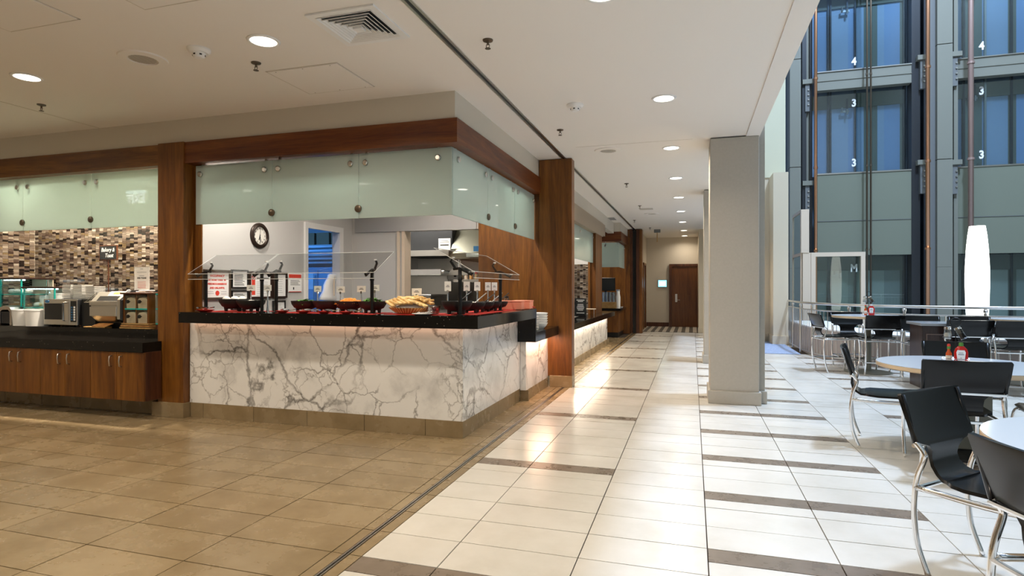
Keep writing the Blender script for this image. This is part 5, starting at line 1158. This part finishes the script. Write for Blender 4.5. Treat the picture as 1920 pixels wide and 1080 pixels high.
# lift shafts
YF = 20.0
struct('wall_shaft_back', MB().box(2.2, 10.6, 21.35, 21.5, -1, 19), mat('shaft_back_wall', (0.20, 0.24, 0.28), 0.6))
def steel_column(x0, x1, y0, side, label):
    t = thing('steel_column', label, 'column', ((x0 + x1) / 2, y0, 0)); o = t.location
    for z0, z1 in ((0, 1.9), (1.905, 4.99), (5.01, 8.30), (8.32, 11.6), (11.62, 19)):
        MB().box(x0, x1, y0, y0 + 0.5, z0, z1, 0.003).build('cladding_panel', PSTEEL, t, o=o)
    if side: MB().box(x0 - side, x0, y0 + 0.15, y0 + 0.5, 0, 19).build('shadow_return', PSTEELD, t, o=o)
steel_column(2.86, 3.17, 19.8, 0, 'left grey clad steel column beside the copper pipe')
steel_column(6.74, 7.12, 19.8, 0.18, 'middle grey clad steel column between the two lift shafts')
def shaft(x0, x1, label, numbers, marks, cols, rails):
    t = thing('lift_shaft', label, 'lift shaft', ((x0 + x1) / 2, YF, 0)); o = t.location
    for (za, zb) in ((7.34, 7.88), (10.45, 11.0)):
        MB().box(x0, x1, YF, YF + 0.25, za, zb, 0.004).build('floor_beam', PSTEEL, t, o=o)
        MB().box(x0, x1, YF - 0.02, YF, za + 0.27, za + 0.285).build('beam_rib', PSTEEL, t, o=o)
        MB().box(x0, x1, YF - 0.03, YF + 0.2, zb, zb + 0.03).build('sill', NICK, t, o=o)
    MB().box(x0, x1, YF + 0.02, YF + 0.2, 2.29, 4.76).build('spandrel', SPAN, t, o=o)
    MB().box(x0, x1, YF, YF + 0.2, 4.76, 4.80).build('sill', NICK, t, o=o)
    MB().box(x0, x1, YF + 0.005, YF + 0.02, 3.33, 3.345).build('spandrel_joint', PSTEELD, t, o=o)
    for (za, zb) in ((0, 2.29), (4.80, 7.34), (7.91, 10.45), (11.03, 19)):
        for (xa, xb, m) in cols: MB().box(xa, xb, YF + 0.55, YF + 0.65, za, zb).build('hoistway_panel', (m if za > 0 else {HOIST: HOISTN, HOISTL: HOISTM, SPAN: HOISTM}.get(m, m)), t, o=o)  # lowest level swaps colours to paint the blue-to-green change of light
        MB().box(x0, x1, YF + 0.50, YF + 0.55, zb - 0.45, zb - 0.02).build('door_header', HOISTG, t, o=o)
    for (xa, xb, m) in rails: MB().box(xa, xb, YF + 0.45, YF + 0.54, 0, 19).build('guide_rail', m, t, o=o)
    for (s_, x, z) in numbers: text('floor_number', s_, 0.32, (x, YF + 0.28, z), '-y', PAPER, t, o=o, kx=0.8, ext=0.01, bold=0.012)
    for (x, z) in marks:
        b = MB(); b.box(x - 0.12, x + 0.12, YF + 0.40, YF + 0.44, z - 0.03, z + 0.03).cyl((x - 0.08, YF + 0.38, z), (x - 0.08, YF + 0.38, z + 0.12), 0.03, 8).cyl((x + 0.06, YF + 0.38, z - 0.1), (x + 0.06, YF + 0.38, z + 0.06), 0.03, 8); b.build('door_roller', NICK, t, o=o)
        MB().box(x + 0.05, x + 0.09, YF + 0.42, YF + 0.45, z, z + 0.4).build('roller_arm', STEELD, t, o=o)
    for (za, zb) in ((0, 4.76), (4.80, 7.34), (7.91, 10.45), (11.03, 19)):
        MB().box(x0, x1, YF + 0.30, YF + 0.315, za, zb).build('glass_sheet', GLASSB, t, o=o)
    return t
def cols_from(px): return px
shaft(3.60, 6.16, 'left lift shaft behind glass with white floor numbers, right of the tall copper pipe',
      [('4', 4.72, 8.22), ('3', 4.72, 6.95), ('3', 4.72, 5.12), ('M', 4.72, 1.9)], [(4.5, 6.75), (4.5, 9.85), (4.3, 1.7)],
      [(3.60, 4.05, HOIST), (4.05, 4.13, BLACK), (4.13, 4.62, HOISTL), (4.62, 4.80, HOIST), (4.80, 5.05, HOISTL), (5.05, 5.42, SPAN), (5.42, 5.60, HOISTL), (5.60, 6.02, HOIST), (6.02, 6.16, HOISTG)],
      [(4.03, 4.07, STEELD), (4.10, 4.14, STEELD), (4.78, 4.82, STEELD), (6.08, 6.16, STEELD)])
shaft(7.30, 10.4, 'right lift shaft behind glass with white floor numbers, beyond the tall lantern',
      [('4', 8.0, 8.3), ('3', 8.0, 7.0), ('3', 8.0, 5.15), ('M', 8.0, 1.9)], [(7.83, 6.85), (7.83, 9.9), (7.75, 1.7)],
      [(7.30, 7.60, HOIST), (7.60, 7.70, STEELD), (7.70, 8.12, SPAN), (8.12, 8.24, HOIST), (8.24, 8.75, HOISTL), (8.75, 8.95, HOISTG), (8.95, 10.4, HOIST)],
      [(7.62, 7.66, STEELD), (8.14, 8.19, NICK), (8.78, 8.83, STEELD)])
def pipe(x, y, r, m, label):
    t = thing('standpipe', label, 'pipe', (x, y, 0)); MB().tube([(0, 0, -0.01), (0, 0, 19)], r, 12).build('pipe_run', m, t, True)
    for z in (2.4, 4.9, 7.6, 10.7): MB().cyl((0, 0, z), (0, 0, z + 0.06), r * 1.35, 12).build('collar', m, t)
pipe(3.56, 19.7, 0.045, COPPER, 'slim copper pipe at left edge of the left lift shaft'); pipe(6.44, 19.6, 0.055, COPPER, 'copper pipe in the dark gap left of the middle steel column'); pipe(7.48, 19.6, 0.068, mat('dull_pink_pipe', (0.42, 0.29, 0.25), 0.4, metal=0.5), 'dull pink pipe at left edge of the right lift shaft'); pipe(4.94, 19.75, 0.026, BRONZE, 'left one of the twin thin bronze mullions in the left lift shaft'); pipe(5.04, 19.75, 0.026, BRONZE, 'right one of the twin thin bronze mullions in the left lift shaft')
struct('trim_16', MB().box(3.22, 3.34, 19.9, 20.2, 0, 19).box(3.44, 3.50, 19.9, 20.2, 0, 19).box(6.16, 6.38, 20.0, 20.4, 0, 19).box(6.50, 6.60, 20.1, 20.5, 0, 19), STEELD)
struct('trim_17', MB().box(3.34, 3.44, 20.0, 20.2, 0, 19).box(7.12, 7.16, 19.95, 20.2, 0, 19).box(7.20, 7.30, 19.95, 20.2, 0, 19), PSTEEL)
for i, (x, z) in enumerate(((3.36, 4.5), (3.36, 7.6), (6.40, 4.95), (7.2, 4.9), (6.40, 8.0), (7.2, 8.0))):
    t = thing('bracket_arm', ['lower steel bracket beside the left copper pipe', 'upper steel bracket beside the left copper pipe', 'lower steel bracket left of the middle column', 'lower steel bracket right of the middle column', 'upper steel bracket left of the middle column', 'upper steel bracket right of the middle column'][i], 'bracket', (x, 19.86, z))
    MB().box(-0.14, 0.16, -0.05, 0.14, -0.07, 0.07, 0.004).build('arm', PSTEEL, t); MB().box(-0.06, 0.06, 0.0, 0.14, -0.9, -0.07).build('plate', PSTEELD, t)
    for k in range(4): MB().cyl((0.03, 0.0, -0.25 - 0.15 * k), (0.03, -0.03, -0.25 - 0.15 * k), 0.025, 8).build('bolt', NICK, t)

# glowing lantern on the ledge
t = thing('tall_lantern', 'tall glowing white lantern standing beyond the railing', 'lamp', (4.36, 11.2, 0.0))
MB().lathe([(0.122, 0.60), (0.138, 0.80), (0.152, 1.05), (0.160, 1.40), (0.157, 1.65), (0.142, 1.95), (0.124, 2.15), (0.105, 2.29), (0, 2.295)], n=32).build('shade', LANT, t, 60)
MB().lathe([(0, 0), (0.11, 0), (0.11, 0.60), (0, 0.60)], n=24).build('foot', PSTEEL, t, 40)

# ---------------------------------------------------------------- chairs, stools, tables
def make_seat(name, label, cat, s, top, stool=False):
    t = thing(name, label, cat); lh = LEATH
    d = top - s
    def strip(prof, nm):
        rows = []
        for (y, z, w, sag) in prof:
            rows.append([(w * u, y - sag * (1 - u * u), z - (0.012 * (1 - u * u) if nm == 'seat' else 0)) for u in [k / 6 - 1 for k in range(13)]])
        return MB().slab(rows, 0.016).build(nm, lh, t, 60)
    strip([(-.108, s + d, .248, .018), (-.104, s + d * .97, .255, .022), (-.078, s + d * .75, .252, .024), (-.050, s + d * .53, .246, .022), (-.036, s + d * .43, .240, .018), (-.034, s + d * .405, .215, .012), (-.036, s + d * .37, .150, .006), (-.042, s + d * .29, .118, .002), (-.046, s + d * .20, .110, 0), (-.036, s + d * .10, .112, 0), (-.010, s + d * .02, .124, 0), (.02, s - .010, .142, 0), (.05, s - .008, .165, 0)], 'backrest')
    strip([(.05, s - .007, .165, 0), (.085, s - .006, .205, 0), (.14, s - .008, .222, 0), (.30, s - .004, .226, 0), (.43, s + .004, .224, 0), (.455, s - .010, .222, 0)], 'seat')
    for sx in (-1, 1):
        x = sx * .236
        MB().tube([(x, -.100, s + d * .985), (x, -.072, s + d * .68), (x, -.044, s + d * .42)], 0.012, 8).build('back_sleeve', lh, t, True)
        b = MB(); b.tube(smooth([(x, -.044, s + d * .43), (x, -.012, s + d * .33), (x, -.008, s + d * .25), (x, -.034, s + d * .04), (x, -.046, s - .06), (x, -.050, s * .62), (x, -.034, s * .30), (x, .012, 0.004)], 4), 0.0125, 10); b.build('leg', CHROME, t, True)
        MB().tube(smooth([(x, -.044, s - .042), (x, .22, s - .046), (x, .43, s - .034)], 4), 0.014, 8).build('seat_rail', CHROME, t, True)
        MB().tube(smooth([(x, .425, s - .03), (x, .455, s - .06), (x, .468, s * .60), (x, .455, s * .30), (x, .42, 0.004)], 4), 0.0125, 10).build('leg', CHROME, t, True)
    MB().tube([(-.236, -.046, s - .05), (.236, -.046, s - .05)], 0.011, 8).build('cross_bar', CHROME, t); MB().tube([(-.236, .41, s - .045), (.236, .41, s - .045)], 0.011, 8).build('cross_bar', CHROME, t)
    MB().tube([(-.236, -.052, s + d * .385), (.236, -.052, s + d * .385)], 0.010, 8).build('back_bar', CHROME, t)
    if stool:
        MB().tube([(-.236, -.042, .2), (.236, -.042, .2), (.236, .452, .2), (-.236, .452, .2)], 0.010, 8, closed=True).build('foot_ring', CHROME, t)
    return t
def place(proto, used, x, y, face, label, group):
    """face: heading of the sitter in degrees, 0 = +x, 90 = +y"""
    rz = R(face - 90)
    if not used[0]:
        used[0] = True; proto.location = (x, y, 0); proto.rotation_euler = (0, 0, rz); proto['label'] = label; proto['group'] = group; return proto
    return dup(proto, (x, y, 0), rz, label, group)
ch = make_seat('dining_chair', '', 'chair', .435, .81); u = [False]
G1 = 'black leather chairs in the dining area'
place(ch, u, 1.17, 3.24, -45, 'large near black leather chair whose front and chrome legs show fully', G1)
place(ch, u, 1.08, 2.16, 18, 'black leather chair cut by the right frame edge, seen from behind', G1)
place(ch, u, 1.77, 4.79, 86, 'black leather chair with wide back turned to viewer at the middle table', G1)
place(ch, u, 1.34, 5.62, -14, 'black leather chair in side view at left of the middle table', G1)
place(ch, u, 2.72, 5.02, 172, 'chair at right of the middle table, only its seat side visible', G1)
place(ch, u, 2.27, 6.22, -100, 'blue gleaming chair on the far side of the middle table', G1)
st = make_seat('counter_stool', '', 'stool', .56, .90, True); u = [False]
G2 = 'tall black leather stools on the terrace'
place(st, u, 1.93, 10.25, 10, 'tall stool in side view at left of the round terrace table', G2)
place(st, u, 2.46, 10.92, -80, 'tall stool behind the round terrace table facing the viewer', G2)
place(st, u, 2.68, 9.90, 93, 'tall stool with blue gleaming back before the round terrace table', G2)
place(st, u, 3.29, 8.74, 92, 'tall stool behind the ketchup caddy at the long dark table', G2)
place(st, u, 3.78, 8.66, 90, 'tall stool at right end of the long dark table', G2)
place(st, u, 3.12, 9.72, -90, 'tall stool on far side of long dark table, left', G2)
place(st, u, 3.70, 9.66, -90, 'tall stool on far side of long dark table, right', G2)
def round_table(x, y, r, z, label, base='disc'):
    t = thing('round_table', label, 'table', (x, y, 0))
    MB().lathe([(0, z - .004), (r - .004, z - .004), (r - .002, z), (0, z)], n=64).build('tabletop', TTOP, t)
    MB().lathe([(0, z - .038), (r - .012, z - .038), (r, z - .03), (r, z - .004), (0, z - .004)], n=64).build('table_edge', TEDGE, t, 40)
    if base == 'disc':
        MB().lathe([(0, 0), (.33, 0), (.33, .008), (.055, .03), (.042, .05), (.042, z - .04), (0, z - .04)], n=32).build('pedestal', PSTEEL, t, 40)
    else:
        MB().box(-.13, .13, -.13, .13, .06, z - .04, 0.006).build('pedestal', PSTEEL, t); MB().lathe([(0, 0), (.32, 0), (.32, .02), (.14, .06), (0, .06)], n=32).build('base_plate', STEELD, t, 40)
round_table(2.05, 5.47, .60, .70, 'pale round dining table with ketchup caddy in the middle of the terrace', 'box')
round_table(1.72, 2.80, .58, .70, 'pale round dining table cut by the right frame edge')
round_table(2.60, 10.33, .50, .875, 'tall pale round table beside the curved railing')
round_table(4.36, 9.75, .42, .875, 'tall pale round table at right edge, before the glowing lantern')
t = thing('long_table', 'long dark wooden high table with grey stone top and panelled end', 'table', (4.05, 9.0, 0))
MB().box(-1.25, 1.6, -.24, .30, .815, .850, 0.003).build('table_slab', mat('grey_stone_top', (0.30, 0.31, 0.32), 0.15), t)
MB().box(-1.22, -0.88, -.20, .26, .0, .814, 0.002).build('end_panel', WESP, t)
b = MB()
for (xa, xb, za, zb) in ((-1.18, -.92, .70, .712), (-1.18, -.92, .10, .112), (-1.18, -1.168, .112, .70), (-.932, -.92, .112, .70)): b.box(xa, xb, -.212, -.20, za, zb)
b.build('moulding', mat('moulding_wood', (0.14, 0.09, 0.07), 0.4), t)
MB().box(-.87, -.74, -.16, .22, .0, .814).build('inner_panel', WESP, t); MB().box(-.74, 1.58, .16, .22, .70, .814).build('apron', WESP, t); MB().box(1.2, 1.58, -.20, .26, 0, .814).build('end_panel', WESP, t)

def caddy(x, y, z, s, which):
    t = thing('condiment_caddy', 'black wire caddy holding sauces on the ' + which, 'caddy', (x, y, z), s)
    b = MB(); 
    for zz in (0.004, 0.05): b.tube([(-.085, -.05, zz), (.085, -.05, zz), (.085, .05, zz), (-.085, .05, zz)], 0.0025, 6, closed=True)
    for px in (-.085, 0, .085):
        for py in (-.05, .05): b.tube([(px, py, .004), (px, py, .05)], 0.0025, 5)
    b.box(-.085, .085, -.05, .05, 0.001, 0.003); b.build('wire_rack', CHROME, t)
    MB().tube([(0, 0, .003), (0, 0, .30)] + [(.035 * math.sin(a), 0, .335 - .035 * math.cos(a)) for a in [R(q) for q in range(20, 360, 34)]], 0.0035, 6).build('loop_handle', BLACKM, t)
    b = MB(); b.tube([(-.05 + .03 * math.cos(a), .0 + .03 * math.sin(a), .215) for a in [R(q) for q in range(0, 360, 30)]], 0.0025, 5, closed=True); b.tube([(.055 + .03 * math.cos(a), .0 + .03 * math.sin(a), .215) for a in [R(q) for q in range(0, 360, 30)]], 0.0025, 5, closed=True); b.tube([(-.05, .03, .215), (0, 0, .225), (.055, .03, .215)], .003, 5)
    b.build('upper_ring', BLACKM, t)
    m = Matrix.Rotation(s, 4, 'Z')
    def at(dx, dy, dz): v = m @ Vector((dx, dy, 0)); return (x + v.x, y + v.y, z + dz)
    k = thing('ketchup_bottle', 'red ketchup bottle with white label in the caddy on the ' + which, 'bottle', at(.034, -.012, .005), s)
    MB().lathe([(0, 0), (.030, 0), (.034, .02), (.034, .10), (.028, .125), (.014, .145), (0, .145)], n=20, sx=1.3, sy=.75).build('bottle_body', KETCH, k, 50); MB().lathe([(.015, .145), (.015, .165), (.012, .172), (0, .172)], n=14).build('cap', GREEN if which.startswith('middle') else WHITE, k, 40)
    MB().prism([(-.022, .035), (.022, .035), (.029, .098), (.022, .115), (-.022, .115), (-.029, .098)], 'y', -.0275, -.019).build('label', PAPER, k)
    MB().box(-.014, .014, -.0285, -.0275, .092, .097).box(-.018, .018, -.0285, -.0275, .078, .086).box(-.004, .004, -.0285, -.0275, .052, .058).build('label_print', GREYINK, k)
    k = thing('sauce_bottle', 'slim orange hot sauce bottle in the caddy on the ' + which, 'bottle', at(-.042, -.018, .005), s)
    MB().lathe([(0, 0), (.019, 0), (.020, .01), (.020, .085), (.010, .105), (.009, .125), (0, .125)], n=16).build('bottle_body', SAUCE, k, 50); MB().lathe([(.0115, .12), (.0115, .14), (0, .14)], n=12).build('neck_band', GREEN, k); MB().lathe([(.012, .14), (.010, .158), (0, .16)], n=12).build('cap', REDINK, k, 40); MB().lathe([(.0206, .025), (.0206, .07)], n=16).build('label', CREAM, k, True)
    k = thing('salt_shaker', 'upright glass salt shaker hung in the caddy on the ' + which, 'shaker', at(-.05, 0, .20), s)
    MB().lathe([(0, 0), (.022, 0), (.027, .03), (.022, .06), (.022, .075), (0, .075)], n=16).build('glass_body', GLASSJ, k, 40); MB().lathe([(0, .005), (.019, .005), (.023, .03), (.019, .05), (0, .05)], n=14).build('salt', CHINA, k, True); MB().lathe([(.024, .075), (.022, .095), (0, .10)], n=14).build('lid', CHROME, k, 40)
    k = thing('pepper_shaker', 'tilted glass pepper shaker hung in the caddy on the ' + which, 'shaker', at(.055, 0, .205), s); k.rotation_euler = (0, R(-28), s)
    MB().box(-.022, .022, -.022, .022, 0, .085, .004).build('glass_body', GLASSJ, k); MB().box(-.018, .018, -.018, .018, .004, .05, .003).build('pepper', CHAR, k); MB().lathe([(.024, .085), (.022, .10), (0, .105)], n=14).build('lid', CHROME, k, 40)
caddy(1.96, 5.40, .70, -.35, 'middle round table'); caddy(2.60, 10.30, .875, -.25, 'tall table by the railing'); caddy(4.40, 9.58, .875, -.42, 'tall table at right edge')
